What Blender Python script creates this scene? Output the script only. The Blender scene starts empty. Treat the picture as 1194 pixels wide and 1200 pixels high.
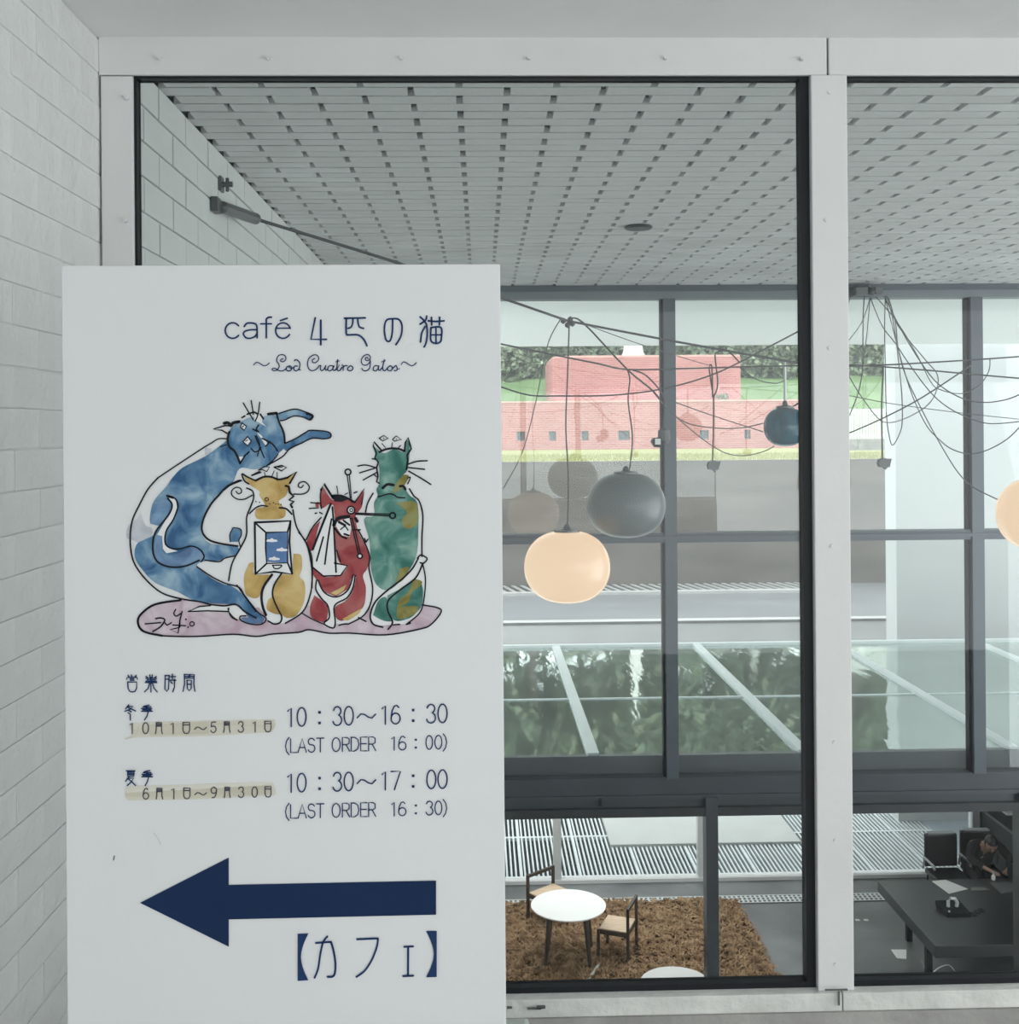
import bpy, bmesh, math, random
from mathutils import Vector, Matrix
random.seed(7)
R_=random.random
def U(a,b): return random.uniform(a,b)
scn=bpy.context.scene
COL=scn.collection
# ------------------------------------------------------------------ camera
F=1300.0; YAW=0.026; ROLL=0.008; HY=505.0
R0=Vector((math.cos(YAW),-math.sin(YAW),0)); FW=Vector((math.sin(YAW),math.cos(YAW),0)); U0=Vector((0,0,1))
RT=R0*math.cos(ROLL)-U0*math.sin(ROLL); UP=U0*math.cos(ROLL)+R0*math.sin(ROLL)
cd=bpy.data.cameras.new('camera'); cam=bpy.data.objects.new('camera',cd); COL.objects.link(cam)
m=Matrix((RT,UP,-FW)).transposed().to_4x4(); cam.matrix_world=m
cd.sensor_width=36; cd.sensor_height=36; cd.sensor_fit='AUTO'; cd.lens=36*F/1200; cd.shift_y=-(600-HY)/1200; cd.clip_start=.05; cd.clip_end=400
scn.camera=cam
# ------------------------------------------------------------------ sky and exposure
w=bpy.data.worlds.new('overcast'); scn.world=w; w.use_nodes=True
nt=w.node_tree; bg=nt.nodes['Background']
tc=nt.nodes.new('ShaderNodeTexCoord'); sp=nt.nodes.new('ShaderNodeSeparateXYZ'); rp=nt.nodes.new('ShaderNodeValToRGB')
nt.links.new(tc.outputs['Generated'],sp.inputs[0]); nt.links.new(sp.outputs['Z'],rp.inputs[0]); nt.links.new(rp.outputs[0],bg.inputs[0])
rp.color_ramp.elements[0].color=(.87,.88,.87,1); rp.color_ramp.elements[1].color=(.96,.97,.97,1)
bg.inputs[1].default_value=1.5
scn.view_settings.view_transform='Standard'; scn.view_settings.look='None'; scn.view_settings.exposure=1.0; scn.view_settings.gamma=1
scn.view_settings.use_curve_mapping=False
def arealight(name,loc,rot,sx,sy,power,col=(1,1,1)):
    l=bpy.data.lights.new(name,'AREA'); l.shape='RECTANGLE'; l.size=sx; l.size_y=sy; l.energy=power; l.color=col
    o=bpy.data.objects.new(name,l); COL.objects.link(o); o.location=loc; o.rotation_euler=rot; return o
ZRL=-3.35
LIGHTS=[ # added fill lights, no lamps there: below the cafe roof, beside the atrium
 ('cafe_fill_light',(1.6,14.6,ZRL),(0,0,0),3.2,2.2,48,(1,.99,.96)),
 ('atrium_side_fill',(8.2,7.0,-1.8),(0,math.radians(78),0),5.0,4.5,45,(.97,.99,1)),
]
for a in LIGHTS: arealight(*a)
# ------------------------------------------------------------------ mapping a viewing direction to a real place
def ray(x,y):
    return FW+RT*((x-597)/F)-UP*((y-HY)/F)
def P(x,y,Y):
    d=ray(x,y); return d*(Y/d.y)
def PZ(x,y,z):
    d=ray(x,y); return d*(z/d.z)
# ------------------------------------------------------------------ materials
MATS={}
def mat(name,col,rough=.6,var=.08,scale=4,bump=0,bscale=30,metal=0,spec=.5,stretch=(1,1,1),col2=None,detail=4,emit=None,estr=0):
    if name in MATS: return MATS[name]
    M=bpy.data.materials.new(name); M.use_nodes=True; n=M.node_tree; b=n.nodes['Principled BSDF']
    t=n.nodes.new('ShaderNodeTexCoord'); mp=n.nodes.new('ShaderNodeMapping'); mp.inputs['Scale'].default_value=stretch
    n.links.new(t.outputs['Object'],mp.inputs[0])
    ns=n.nodes.new('ShaderNodeTexNoise'); ns.inputs['Scale'].default_value=scale; ns.inputs['Detail'].default_value=detail
    n.links.new(mp.outputs[0],ns.inputs['Vector'])
    r=n.nodes.new('ShaderNodeValToRGB'); n.links.new(ns.outputs[0],r.inputs[0])
    c2=col2 or tuple(min(1,c*(1+var)) for c in col); c1=col if col2 else tuple(c*(1-var) for c in col)
    r.color_ramp.elements[0].color=(*c1,1); r.color_ramp.elements[1].color=(*c2,1)
    r.color_ramp.elements[0].position=.32; r.color_ramp.elements[1].position=.68
    n.links.new(r.outputs[0],b.inputs['Base Color'])
    b.inputs['Roughness'].default_value=rough; b.inputs['Metallic'].default_value=metal; b.inputs['Specular IOR Level'].default_value=spec
    if bump:
        n2=n.nodes.new('ShaderNodeTexNoise'); n2.inputs['Scale'].default_value=bscale; n2.inputs['Detail'].default_value=5
        n.links.new(mp.outputs[0],n2.inputs['Vector'])
        bp=n.nodes.new('ShaderNodeBump'); bp.inputs['Strength'].default_value=bump; bp.inputs['Distance'].default_value=.01
        n.links.new(n2.outputs[0],bp.inputs['Height']); n.links.new(bp.outputs[0],b.inputs['Normal'])
    if emit:
        b.inputs['Emission Color'].default_value=(*emit,1); b.inputs['Emission Strength'].default_value=estr
    MATS[name]=M; return M
def glassmat(name,tint,ior=1.45,boost=0.0,rough=0.0,haze=None):
    M=bpy.data.materials.new(name); M.use_nodes=True; n=M.node_tree; n.nodes.remove(n.nodes['Principled BSDF'])
    out=n.nodes['Material Output']; tr=n.nodes.new('ShaderNodeBsdfTransparent'); tr.inputs[0].default_value=(*tint,1)
    gl=n.nodes.new('ShaderNodeBsdfGlossy'); gl.inputs['Roughness'].default_value=rough; gl.inputs[0].default_value=(.95,.97,1,1)
    fr=n.nodes.new('ShaderNodeFresnel'); fr.inputs[0].default_value=ior
    ad=n.nodes.new('ShaderNodeMath'); ad.operation='ADD'; ad.inputs[1].default_value=boost; n.links.new(fr.outputs[0],ad.inputs[0])
    mx=n.nodes.new('ShaderNodeMixShader'); n.links.new(ad.outputs[0],mx.inputs[0]); n.links.new(tr.outputs[0],mx.inputs[1]); n.links.new(gl.outputs[0],mx.inputs[2])
    last=mx
    if haze:
        df=n.nodes.new('ShaderNodeBsdfDiffuse'); df.inputs[0].default_value=(.9,.92,.93,1)
        m2=n.nodes.new('ShaderNodeMixShader'); m2.inputs[0].default_value=haze; n.links.new(mx.outputs[0],m2.inputs[1]); n.links.new(df.outputs[0],m2.inputs[2]); last=m2
    n.links.new(last.outputs[0],out.inputs[0]); MATS[name]=M; return M
WHITE=mat('painted_white_steel',(.655,.665,.67),.45,.03,3,.12,25)
PLASTER=mat('painted_plaster',(.80,.81,.81),.85,.05,2.2,.5,9)
BRICKW=mat('white_painted_brick',(.68,.70,.695),.8,.07,3.5,.8,30)
BRICKC=mat('painted_ceiling_block',(.64,.66,.66),.6,.10,1.4,.35,30)
BRICKI=mat('atrium_wall_block',(.58,.61,.60),.75,.10,1.2,.5,18)
GAPD=mat('dark_ceiling_cavity',(.10,.11,.115),.9,.2,6)
MORT=mat('grey_mortar',(.55,.57,.56),.9,.12,8,.4,40)
BLACK=mat('black_sash_metal',(.010,.011,.015),.5,.2,9,spec=.25)
FRAME=mat('grey_metal_frame',(.085,.105,.125),.38,.05,3,metal=.25)
BEAM=mat('dark_grey_beam_metal',(.055,.065,.075),.42,.06,3,metal=.2)
CONC=mat('grey_rough_concrete',(.30,.30,.29),.9,.2,5,.8,22)
SILLC=mat('worn_white_sill_paint',(.62,.63,.61),.8,.14,7,.7,30)
GLASS=glassmat('clear_window_glass',(.94,.96,.955),1.32,.0,0)
GLASSF=glassmat('far_window_glass',(.92,.95,.95),1.4,.025,0,.008)
# ------------------------------------------------------------------ mesh helpers
def obj(name,bm,m,parent=None,smooth=False,label=None):
    me=bpy.data.meshes.new(name); bmesh.ops.recalc_face_normals(bm,faces=bm.faces); bm.to_mesh(me); bm.free()
    o=bpy.data.objects.new(name,me); COL.objects.link(o)
    if m: me.materials.append(m)
    if smooth:
        for p in me.polygons: p.use_smooth=True
    if parent:
        o.parent=parent; o.matrix_parent_inverse=world_of(parent).inverted()
    if label: o['label']=label
    return o
def world_of(o):
    mt=Matrix.Translation(o.location) @ o.rotation_euler.to_matrix().to_4x4()
    mt=mt @ Matrix.Diagonal((*o.scale,1))
    return world_of(o.parent)@o.matrix_parent_inverse@mt if o.parent else mt
def tag(o,label,cat,group=None):
    o['label']=label; o['category']=cat
    if group: o['group']=group
    return o
def struct(o): o['kind']='structure'; return o
def empty(name,loc,label=None,cat=None,group=None,rz=0):
    o=bpy.data.objects.new(name,None); COL.objects.link(o); o.location=loc; o.rotation_euler=(0,0,rz); o.empty_display_size=.1
    if label: tag(o,label,cat,group)
    return o
def box(bm,x0,x1,y0,y1,z0,z1,M=None):
    vs=[bm.verts.new((x,y,z)) for x in (x0,x1) for y in (y0,y1) for z in (z0,z1)]
    if M: 
        for v in vs: v.co=M@v.co
    for f in ((0,1,3,2),(4,6,7,5),(0,4,5,1),(2,3,7,6),(0,2,6,4),(1,5,7,3)): bm.faces.new([vs[i] for i in f])
    return bm
def B(*a,bev=0):
    bm=bmesh.new(); box(bm,*a)
    if bev: bmesh.ops.bevel(bm,geom=bm.edges[:],offset=bev,segments=2,affect='EDGES',profile=.6)
    return bm
def frame_at(d):
    d=d.normalized(); a=Vector((0,0,1)) if abs(d.z)<.9 else Vector((1,0,0))
    s=d.cross(a).normalized(); return s,s.cross(d)
def tube(bm,pts,r,n=6,cap=True):
    pts=[Vector(p) for p in pts]; rings=[]
    rs=r if isinstance(r,(list,tuple)) else [r]*len(pts)
    for i,p in enumerate(pts):
        d=(pts[min(i+1,len(pts)-1)]-pts[max(i-1,0)]); s,u=frame_at(d)
        rings.append([bm.verts.new(p+(s*math.cos(2*math.pi*k/n)+u*math.sin(2*math.pi*k/n))*rs[i]) for k in range(n)])
    for a,b in zip(rings,rings[1:]):
        for k in range(n): bm.faces.new((a[k],a[(k+1)%n],b[(k+1)%n],b[k]))
    if cap: bm.faces.new(rings[0][::-1]); bm.faces.new(rings[-1])
    return bm
def bar(bm,p,q,w,h):
    p=Vector(p);q=Vector(q); s,u=frame_at(q-p); r=[]
    for c in (p,q): r.append([bm.verts.new(c+s*a*w/2+u*b*h/2) for a,b in ((-1,-1),(1,-1),(1,1),(-1,1))])
    for k in range(4): bm.faces.new((r[0][k],r[0][(k+1)%4],r[1][(k+1)%4],r[1][k]))
    bm.faces.new(r[0][::-1]); bm.faces.new(r[1]); return bm
def lathe(bm,prof,c,n=40):
    c=Vector(c); rings=[]
    for r,z in prof: rings.append([bm.verts.new(c+Vector((r*math.cos(2*math.pi*k/n),r*math.sin(2*math.pi*k/n),z))) for k in range(n)])
    for a,b in zip(rings,rings[1:]):
        for k in range(n): bm.faces.new((a[k],a[(k+1)%n],b[(k+1)%n],b[k]))
    bm.faces.new(rings[0][::-1]); bm.faces.new(rings[-1]); return bm
def prism(bm,poly,d):
    d=Vector(d); a=[bm.verts.new(Vector(p)) for p in poly]; b=[bm.verts.new(Vector(p)+d) for p in poly]; n=len(a)
    bm.faces.new(a[::-1]); bm.faces.new(b)
    for k in range(n): bm.faces.new((a[k],a[(k+1)%n],b[(k+1)%n],b[k]))
    return bm
def smooth_pts(pts,k=5):
    if len(pts)<3: return pts
    q=[pts[0]]+list(pts)+[pts[-1]]; out=[]
    for i in range(1,len(q)-2):
        a,b,c,d=q[i-1],q[i],q[i+1],q[i+2]
        for j in range(k):
            t=j/k
            out.append(tuple(.5*((2*b[m])+(-a[m]+c[m])*t+(2*a[m]-5*b[m]+4*c[m]-d[m])*t*t+(-a[m]+3*b[m]-3*c[m]+d[m])*t**3) for m in range(len(b))))
    out.append(tuple(pts[-1])); return out
# ================================================================== STRUCTURE
D=2.3; XL=-.775; ZC=.812; ZF=-1.55     # near window plane, corridor left wall, ceiling, floor
YW=10.5; XLI=-1.257; ZCI=1.372; ZG=-6.65; YF=16.3; ZR=-3.16
# corridor
c_=struct(obj('ceiling',B(XL-.3,4,-3,D+.0,ZC,ZC+.25),PLASTER))
f_=struct(obj('floor',B(XL-.3,4,-3,D+.1,ZF-.3,ZF),CONC))
wl=struct(obj('wall_left',B(XL-.3,XL-.0035,-3,D+.02,ZF,ZC),BRICKW))
bm=B(0,.0078,0,.2156,0,.0684,bev=.0026); first=None
me_b=None
for r in range(34):
    z=ZC-.072-r*.0695
    if z<ZF: break
    for k in range(9):
        y=D-.216-k*.2165+(.108 if r%2 else 0)
        if y>D-.06: continue
        y1=.2135
        if me_b is None:
            o=obj('brick',bm,BRICKW,wl); me_b=o.data
            for p_ in me_b.polygons: pass
        else:
            o=bpy.data.objects.new('brick',me_b); COL.objects.link(o); o.parent=wl
        o.location=(XL-.0082+U(-.0005,.0005),y,z); o.rotation_euler=(U(-.006,.006),U(-.01,.01),U(-.004,.004))
        o.scale=(1,min(1,(D+.02-y)/.2135),1)
# near window wall
lowz=P(760,1181,D).z
wf=struct(obj('wall_front',B(XL,4,D-.035,D+.1,ZF,lowz),CONC))
w1=struct(empty('window_1',(0,D,0)))
zt=P(560,90,D).z; zh=P(560,50,D).z; zb=P(760,1160,D).z
obj('head_rail',B(XL,P(967,70,D).x,D-.012,D+.03,zt,ZC+.005,bev=.003),WHITE,w1)
obj('head_rail',B(P(969,70,D).x,4,D-.012,D+.03,zt,ZC+.005,bev=.003),WHITE,w1)
xj=P(159,300,D).x; obj('jamb',B(XL+.004,xj,D-.012,D+.03,zb,zt-.002,bev=.003),WHITE,w1)
xm0=P(951,600,D).x; xm1=P(993,600,D).x
obj('mullion',B(xm0,xm1,D-.02,D+.03,zb,zt-.002,bev=.003),WHITE,w1)
obj('mullion',B(xm1+.86,xm1+.93,D-.02,D+.03,zb,zt-.002,bev=.003),WHITE,w1)
xs=P(982,1170,D).x
obj('sill',B(XL,xs-.001,D-.03,D+.03,lowz,zb,bev=.002),SILLC,w1)
obj('sill',B(xs+.001,4,D-.03,D+.03,lowz,zb,bev=.002),SILLC,w1)
# worn patches of the sill edge
bm=bmesh.new()
for (x,y,a,b_) in ((634,1180.5,5,1.6),(626,1182,8,1),(597,1181,3,1),(983,1170,1,8),(980,1160,13,.8)):
    p=P(x,y,D-.036); s=D/F; box(bm,p.x-a*s,p.x+a*s,D-.037,D-.034,p.z-b_*s,p.z+b_*s)
obj('chip',bm,GAPD,w1)
bm=bmesh.new()
for (x,y) in ((186,67),(314,67),(470,67),(620,67),(780,67),(940,68),(148,114),(147,258),(972,108),(968,258),(972,408),(975,640),(978,870),(979,985),(980,1130)):
    p=P(x,y,D-.02); tube(bm,[(p.x,D-.0225,p.z),(p.x,D-.010,p.z)],.0045,10)
obj('screw_cap',bm,WHITE,w1)
def sash(x0,x1,l,t,r,b):
    bm=bmesh.new(); y0,y1=D-.004,D+.026
    box(bm,x0,x0+l,y0,y1,zb,zt); box(bm,x1-r,x1,y0,y1,zb,zt); box(bm,x0+l,x1-r,y0,y1,zt-t,zt); box(bm,x0+l,x1-r,y0,y1,zb,zb+b)
    o=obj('sash_frame',bm,BLACK,w1); obj('pane',B(x0+l,x1-r,D+.014,D+.019,zb+b,zt-t),GLASS,w1)
sash(xj,xm0,.005,.005,.019,.012); sash(xm1,xm1+.86,.004,.005,.012,.012); sash(xm1+.93,4,.005,.005,.012,.012)
# atrium shell
wli=struct(obj('wall_left',B(XLI-.3,XLI-.012,D+.1,YW+.2,ZG,ZCI),MORT))
bm=B(0,.014,0,.385,0,.126,bev=.004); mb=None
for r in range(14):
    for k in range(21):
        z=ZCI-.134-r*.134; y=D+.14+k*.395+(.197 if r%2 else 0)
        if mb is None: o=obj('block',bm,BRICKI,wli); mb=o.data
        else: o=bpy.data.objects.new('block',mb); COL.objects.link(o); o.parent=wli
        o.location=(XLI-.014+U(-.002,.001),y,z)
struct(obj('wall_left',B(XLI-.012,XLI,D+.1,YW,ZG,ZCI-14*.134),BRICKI))
struct(obj('wall_front',B(XLI-.3,XL,D+.005,D+.1,ZG,ZCI),PLASTER))
struct(obj('wall_front',B(XL,9,D+.031,D+.1,zt+.035,ZCI),PLASTER))
struct(obj('wall_front',B(XL,9,D+.02,D+.1,ZG,ZF-.3),PLASTER))
ci=struct(obj('ceiling',B(XLI-.3,9,D+.1,YW+.3,ZCI+.03,ZCI+.3),GAPD))
PX,PY=.390,.112; cells=[]
j=0; y=2.42
while y<YW-.06:
    off=.118+(PX/2 if j%2 else 0); i0=int((XLI-off)/PX)-1
    for i in range(i0,24):
        x0=off+i*PX+.014; x1=off+(i+1)*PX-.014
        if x1<XLI+.02 or x0>8.6: continue
        cells.append((max(x0,XLI-.011),x1,y,y+PY-.013,R_()))
    y+=PY; j+=1
vis=[c for c in cells if c[3]>4.15 and -.9<c[0] and c[1]/c[2]<.52 and abs(c[1]-c[0]-(PX-.028))<1e-3]; vis.sort(key=lambda c:c[2]); ind=set(vis[:300])
bm=B(0,PX-.028,0,PY-.013,0,.03,bev=.0015); mb=None; st=bmesh.new()
for c in cells:
    dz=(c[4]-.5)*.003
    if c in ind:
        if mb is None: o=obj('ceiling_block',bm,BRICKC,ci); mb=o.data
        else: o=bpy.data.objects.new('ceiling_block',mb); COL.objects.link(o); o.parent=ci
        o.location=(c[0],c[2],ZCI+dz)
    else: box(st,c[0],c[1],c[2],c[3],ZCI+dz,ZCI+.03+dz)
o=obj('ceiling_blocks',st,BRICKC,ci); o['kind']='stuff'
cfl=mat('cafe_floor_dark_concrete',(.075,.08,.085),.42,0,1.3,.15,12,col2=(.17,.18,.185),detail=8)
struct(obj('floor',B(XLI-.3,12,D,YF+.05,ZG-.3,ZG),cfl))
# ---------------- far upper window
w2=struct(empty('window_2',(0,YW,ZR)))
def zy(y,Y,x=790): return P(x,y,Y).z
def xx(x,Y,y=630): return P(x,y,Y).x
zt2,zt1=zy(336,YW),zy(350,YW)
XR=9.2
obj('rail',B(XLI,XR,YW,YW+.16,zt1,ZCI+.03),mat('glare_lightened_rail_metal',(.17,.20,.215),.4,.05,3),w2); obj('rail_lip',B(XLI,XR,YW-.03,YW,zy(341,YW),ZCI+.0),FRAME,w2)  # top rail's paler metal carries window glare in its colour
obj('rail',B(XLI,XR,YW,YW+.14,zy(636,YW),zy(624.5,YW)),FRAME,w2); 
obj('rail_lip',B(XLI,XR,YW-.03,YW-.001,zy(632,YW),zy(628,YW)),FRAME,w2)
obj('rail',B(XLI,XR,YW,YW+.16,zy(931,YW),zy(911,YW)),BEAM,w2)
mx=[786.5-360*1.0,786.5,1146,1146+360]
for q in mx:
    a,b_=xx(q-7.5,YW),xx(q+6.5,YW)
    obj('mullion',B(a,b_,YW-.02,YW+.13,zy(912,YW),zt1),FRAME,w2)
    obj('mullion_groove',B(a-.022,a,YW+.03,YW+.12,zy(912,YW),zt1),BLACK,w2)
edges=[XLI]+[xx(q,YW) for q in mx]+[XR]
for a,b_ in zip(edges,edges[1:]):
    if b_-a<.15: continue
    obj('pane',B(a+.05,b_-.05,YW+.07,YW+.076,zy(625,YW),zt1),GLASSF,w2)
    obj('pane',B(a+.05,b_-.05,YW+.07,YW+.076,zy(911,YW),zy(636,YW)),GLASSF,w2)
# beam under the window
bt=struct(empty('trim_1',(0,YW,ZR-.3)))
obj('beam_face',B(XLI,XR,YW+.02,YW+.2,zy(946,YW),zy(931,YW)),BEAM,bt)
obj('beam_flange',B(XLI,XR,YW-.02,YW+.2,zy(936,YW),zy(931,YW)),BEAM,bt)
obj('beam_channel',B(XLI,XR,YW-.03,YW+.25,zy(956,YW),zy(946,YW)),mat('near_black_metal',(.03,.033,.038),.4,.1,5),bt)
p=P(703,938,YW); obj('bracket',B(p.x-.015,p.x+.015,YW-.02,YW+.02,p.z-.05,p.z+.03),BLACK,bt)
for q in (834,834-367,834+367): 
    obj('post',B(xx(q-7,YW,1040),xx(q+7,YW,1040),YW-.04,YW+.12,ZG,zy(934,YW)),mat('dark_post_metal',(.045,.05,.06),.4,.1,4),bt)
# ---------------- glass roof over the cafe
ROOFG=bpy.data.materials.new('green_grey_roof_glass'); ROOFG.use_nodes=True
n=ROOFG.node_tree; b=n.nodes['Principled BSDF']; out=n.nodes['Material Output']
df=n.nodes.new('ShaderNodeBsdfDiffuse'); gl=n.nodes.new('ShaderNodeBsdfGlossy'); gl.inputs['Roughness'].default_value=.035; gl.inputs[0].default_value=(.86,.93,.90,1)
t=n.nodes.new('ShaderNodeTexCoord'); mp=n.nodes.new('ShaderNodeMapping'); mp.inputs['Scale'].default_value=(2.2,.5,1); n.links.new(t.outputs['Object'],mp.inputs[0])
ns=n.nodes.new('ShaderNodeTexNoise'); ns.inputs['Scale'].default_value=1.6; ns.inputs['Detail'].default_value=3; n.links.new(mp.outputs[0],ns.inputs[0])
bp=n.nodes.new('ShaderNodeBump'); bp.inputs['Strength'].default_value=.35; bp.inputs['Distance'].default_value=.01; n.links.new(ns.outputs[0],bp.inputs['Height']); n.links.new(bp.outputs[0],gl.inputs['Normal'])
n3=n.nodes.new('ShaderNodeTexNoise'); n3.inputs['Scale'].default_value=1.1; n3.inputs['Detail'].default_value=6; n.links.new(t.outputs['Object'],n3.inputs[0])
r=n.nodes.new('ShaderNodeValToRGB'); r.color_ramp.elements[0].color=(.19,.24,.22,1); r.color_ramp.elements[1].color=(.42,.48,.46,1); r.color_ramp.elements[0].position=.35; r.color_ramp.elements[1].position=.7
n.links.new(n3.outputs[0],r.inputs[0]); n.links.new(r.outputs[0],df.inputs[0])
mxs=n.nodes.new('ShaderNodeMixShader'); mxs.inputs[0].default_value=.68; tl=n.nodes.new('ShaderNodeBsdfTranslucent'); tl.inputs[0].default_value=(.95,.98,.96,1); md_=n.nodes.new('ShaderNodeMixShader'); md_.inputs[0].default_value=.6; n.links.new(df.outputs[0],md_.inputs[1]); n.links.new(tl.outputs[0],md_.inputs[2]); n.links.new(md_.outputs[0],mxs.inputs[1]); n.links.new(gl.outputs[0],mxs.inputs[2]); n.links.new(mxs.outputs[0],out.inputs[0]); n.nodes.remove(b)
ROOFW=mat('white_roof_bar_metal',(.70,.74,.75),.4,.03,3)
gr=struct(empty('glass_roof',(4,13,ZR)))
xb=[]; 
x650=PZ(650.5,757,ZR).x; x815=PZ(816,757,ZR).x; stp=x815-x650
Yt=PZ(790,757,ZR).y; Ym=PZ(790,818,ZR).y
xs_=[x650+stp*k for k in range(-2,5)]
for a,b_ in zip(xs_,xs_[1:]):
    obj('roof_pane',B(a+.04,b_-.04,Ym+.02,Yt-.03,ZR-.03,ZR),ROOFG,gr)
    obj('roof_pane',B(a+.04,b_-.04,YW+.26,Ym-.02,ZR-.03,ZR),ROOFG,gr)
for x in xs_: obj('roof_bar',B(x-.055,x+.055,YW+.22,Yt,ZR-.05,ZR+.035),ROOFW,gr)
obj('eave_rail',B(xs_[0],xs_[-1],Yt-.03,Yt+.06,ZR-.1,ZR+.04),ROOFW,gr)
obj('joint_rail',B(xs_[0],xs_[-1],Ym-.02,Ym+.02,ZR-.03,ZR+.012),ROOFW,gr)
obj('gutter',B(xs_[0],xs_[-1],YW+.19,YW+.27,ZR-.25,ZR+.01),BEAM,gr)
# ---------------- cafe facade glazing
w3=struct(empty('window_3',(3,YF,ZG)))
zs0,zs1=P(790,1043,YF).z,P(790,1036,YF).z
ALU=mat('pale_aluminium',(.62,.65,.66),.35,.04,4,metal=.2)
XDK=P(1147,1000,YF).x
obj('sill',B(XLI,XDK,YF-.06,YF+.12,ZG-.0,ZG+.05),WHITE,w3)
for q in (653-169,653,822,991,1143):
    a=P(q-4.5,1000,YF).x; b_=P(q+4.5,1000,YF).x
    obj('mullion',B(a,b_,YF-.04,YF+.1,ZG+.05,ZR-.1),ALU,w3)
fx=[XLI]+[P(q,1000,YF).x for q in (653,822,991,1143)]
for a,b_ in zip(fx,fx[1:]): obj('pane',B(a+.06,b_-.06,YF+.02,YF+.028,ZG+.06,ZR-.1),GLASS,w3)
# floor grating strip inside
gs=struct(empty('floor_grate',(3,PZ(790,1056,ZG).y,ZG)))
ya,yb=PZ(790,1060.5,ZG).y,PZ(790,1052,ZG).y
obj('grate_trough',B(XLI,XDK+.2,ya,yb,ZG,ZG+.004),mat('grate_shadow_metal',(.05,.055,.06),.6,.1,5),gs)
bm=bmesh.new(); x=XLI
while x<XDK+.2: box(bm,x,x+.03,ya,yb,ZG+.004,ZG+.012); x+=.066
for q in (0,.33,.66,.95): box(bm,XLI,XDK+.2,ya+(yb-ya)*q,ya+(yb-ya)*q+.02,ZG+.005,ZG+.014)
o=obj('grate_bars',bm,ALU,gs); o['kind']='stuff'
# ---------------- dark side wall in the cafe
DK=mat('near_black_wall_panel',(.015,.016,.02),.6,.15,3)
struct(obj('wall_right',B(XDK,12,YF-.05,YF+.15,ZG,ZR-.05),DK))
struct(obj('wall_right',B(9.2,9.35,YW,YF,ZG,ZR-.05),DK))
struct(obj('wall_left',B(XLI-.3,XLI,YW+.2,YF+.2,ZG,ZR),PLASTER))
# ================================================================== OUTSIDE
YD=23.3; yg=29.0
STEEL=mat('galvanised_grating',(.62,.66,.68),.45,.06,4,metal=.1)
pit=struct(obj('deck_pit',B(-4,16,YF+.1,YD,ZG-.5,ZG-.22),mat('dark_pit_gravel',(.07,.075,.08),.9,.3,20)))
gd=struct(empty('deck_grating',(3,YF+.2,ZG)))
bm=bmesh.new(); big=bmesh.new(); x=-3.0; k=0
while x<9.5:
    (big if k%13==0 else bm)
    box(big if k%13==0 else bm,x,x+(.045 if k%13==0 else .026),YF+.12,YD,ZG-.06,ZG-.01); x+=.068; k+=1
o=obj('grating_bars',bm,STEEL,gd); o['kind']='stuff'
obj('panel_edges',big,STEEL,gd)
yc=PZ(700,979,ZG).y; obj('cross_bar',B(-3,9.5,yc-.03,yc+.03,ZG-.06,ZG-.008),STEEL,gd)
obj('edge_kerb',B(-3,12,YF+.12,YF+.2,ZG-.2,ZG+.0),ALU,gd)
a=PZ(698,957,ZG); b_=PZ(715,990,ZG); c=PZ(939,988,ZG)
o=obj('concrete_slab',B(b_.x,c.x,c.y,YD-.1,ZG-.2,ZG+.03,bev=.01),mat('white_slab_concrete',(.47,.48,.475),.8,.04,2,.2,20)); tag(o,'flat white concrete slab set into the steel grating outside the cafe glazing','slab')
# white wall on the right
wx=PZ(1067,972,ZG).x; YWW=18.6
wxl=P(1050,600,YWW).x
WW=mat('white_rendered_wall',(.60,.615,.615),.8,.03,1.4,.2,6)
struct(obj('wall_back',B(wxl,17,YWW,YWW+.5,ZG-.2,2.6),WW))
struct(obj('deck_floor',B(P(1080,960,YWW).x,12,YF+.12,YWW,ZG-.15,ZG-.004),mat('blue_grey_deck',(.28,.32,.36),.5,.1,2)))
# retaining walls, terrace
RC=mat('stained_brown_concrete',(.095,.082,.07),.9,0,1.1,.4,10,col2=(.17,.15,.135),stretch=(.35,1,1.6),detail=9)
PC=mat('pale_concrete',(.50,.49,.485),.9,.10,1.2,.3,12,stretch=(.5,1,1))
TC=mat('terrace_concrete',(.20,.20,.21),.85,.12,1.0,.3,12,stretch=(.4,1,1))
z735=P(790,728,YD).z
struct(obj('light_well_wall',B(-14,20,YD,YD+.35,ZG-.5,z735),PC))
struct(obj('terrace',B(-14,20,YD+.35,yg+.1,z735-.5,z735-.04),TC))
yg=29.0; ztw=P(790,540,yg).z
zg0=P(790,688,yg).z
struct(obj('retaining_wall',B(-16,22,yg,yg+.4,z735-.3,ztw),RC))
o=empty('drain_grate',(3,yg-.3,z735-.04)); struct(o)
bm=bmesh.new(); x=-4
while x<8.5: bar(bm,(x,yg-.02,z735-.01),(x+.3,yg-1.3,z735-.01),.09,.03); x+=.24
oo=obj('drain_bars',bm,mat('grey_drain_iron',(.45,.45,.44),.6,.1,5),o); oo['kind']='stuff'
obj('drain_channel',B(-4,8.6,yg-1.35,yg,z735-.04,z735-.031),mat('drain_shadow',(.05,.05,.05),.9,.1,5),o)
obj('drain_kerb',B(-14,8.6,yg-1.6,yg-1.35,z735-.04,z735+.03),PC,o)
struct(obj('wall_top_joint',B(-14,20,YD-.012,YD+.03,z735-.05,z735+.004),mat('dark_joint_concrete',(.12,.12,.12),.9,.2,3)))  # dark strip along the top front edge of the well wall
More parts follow.
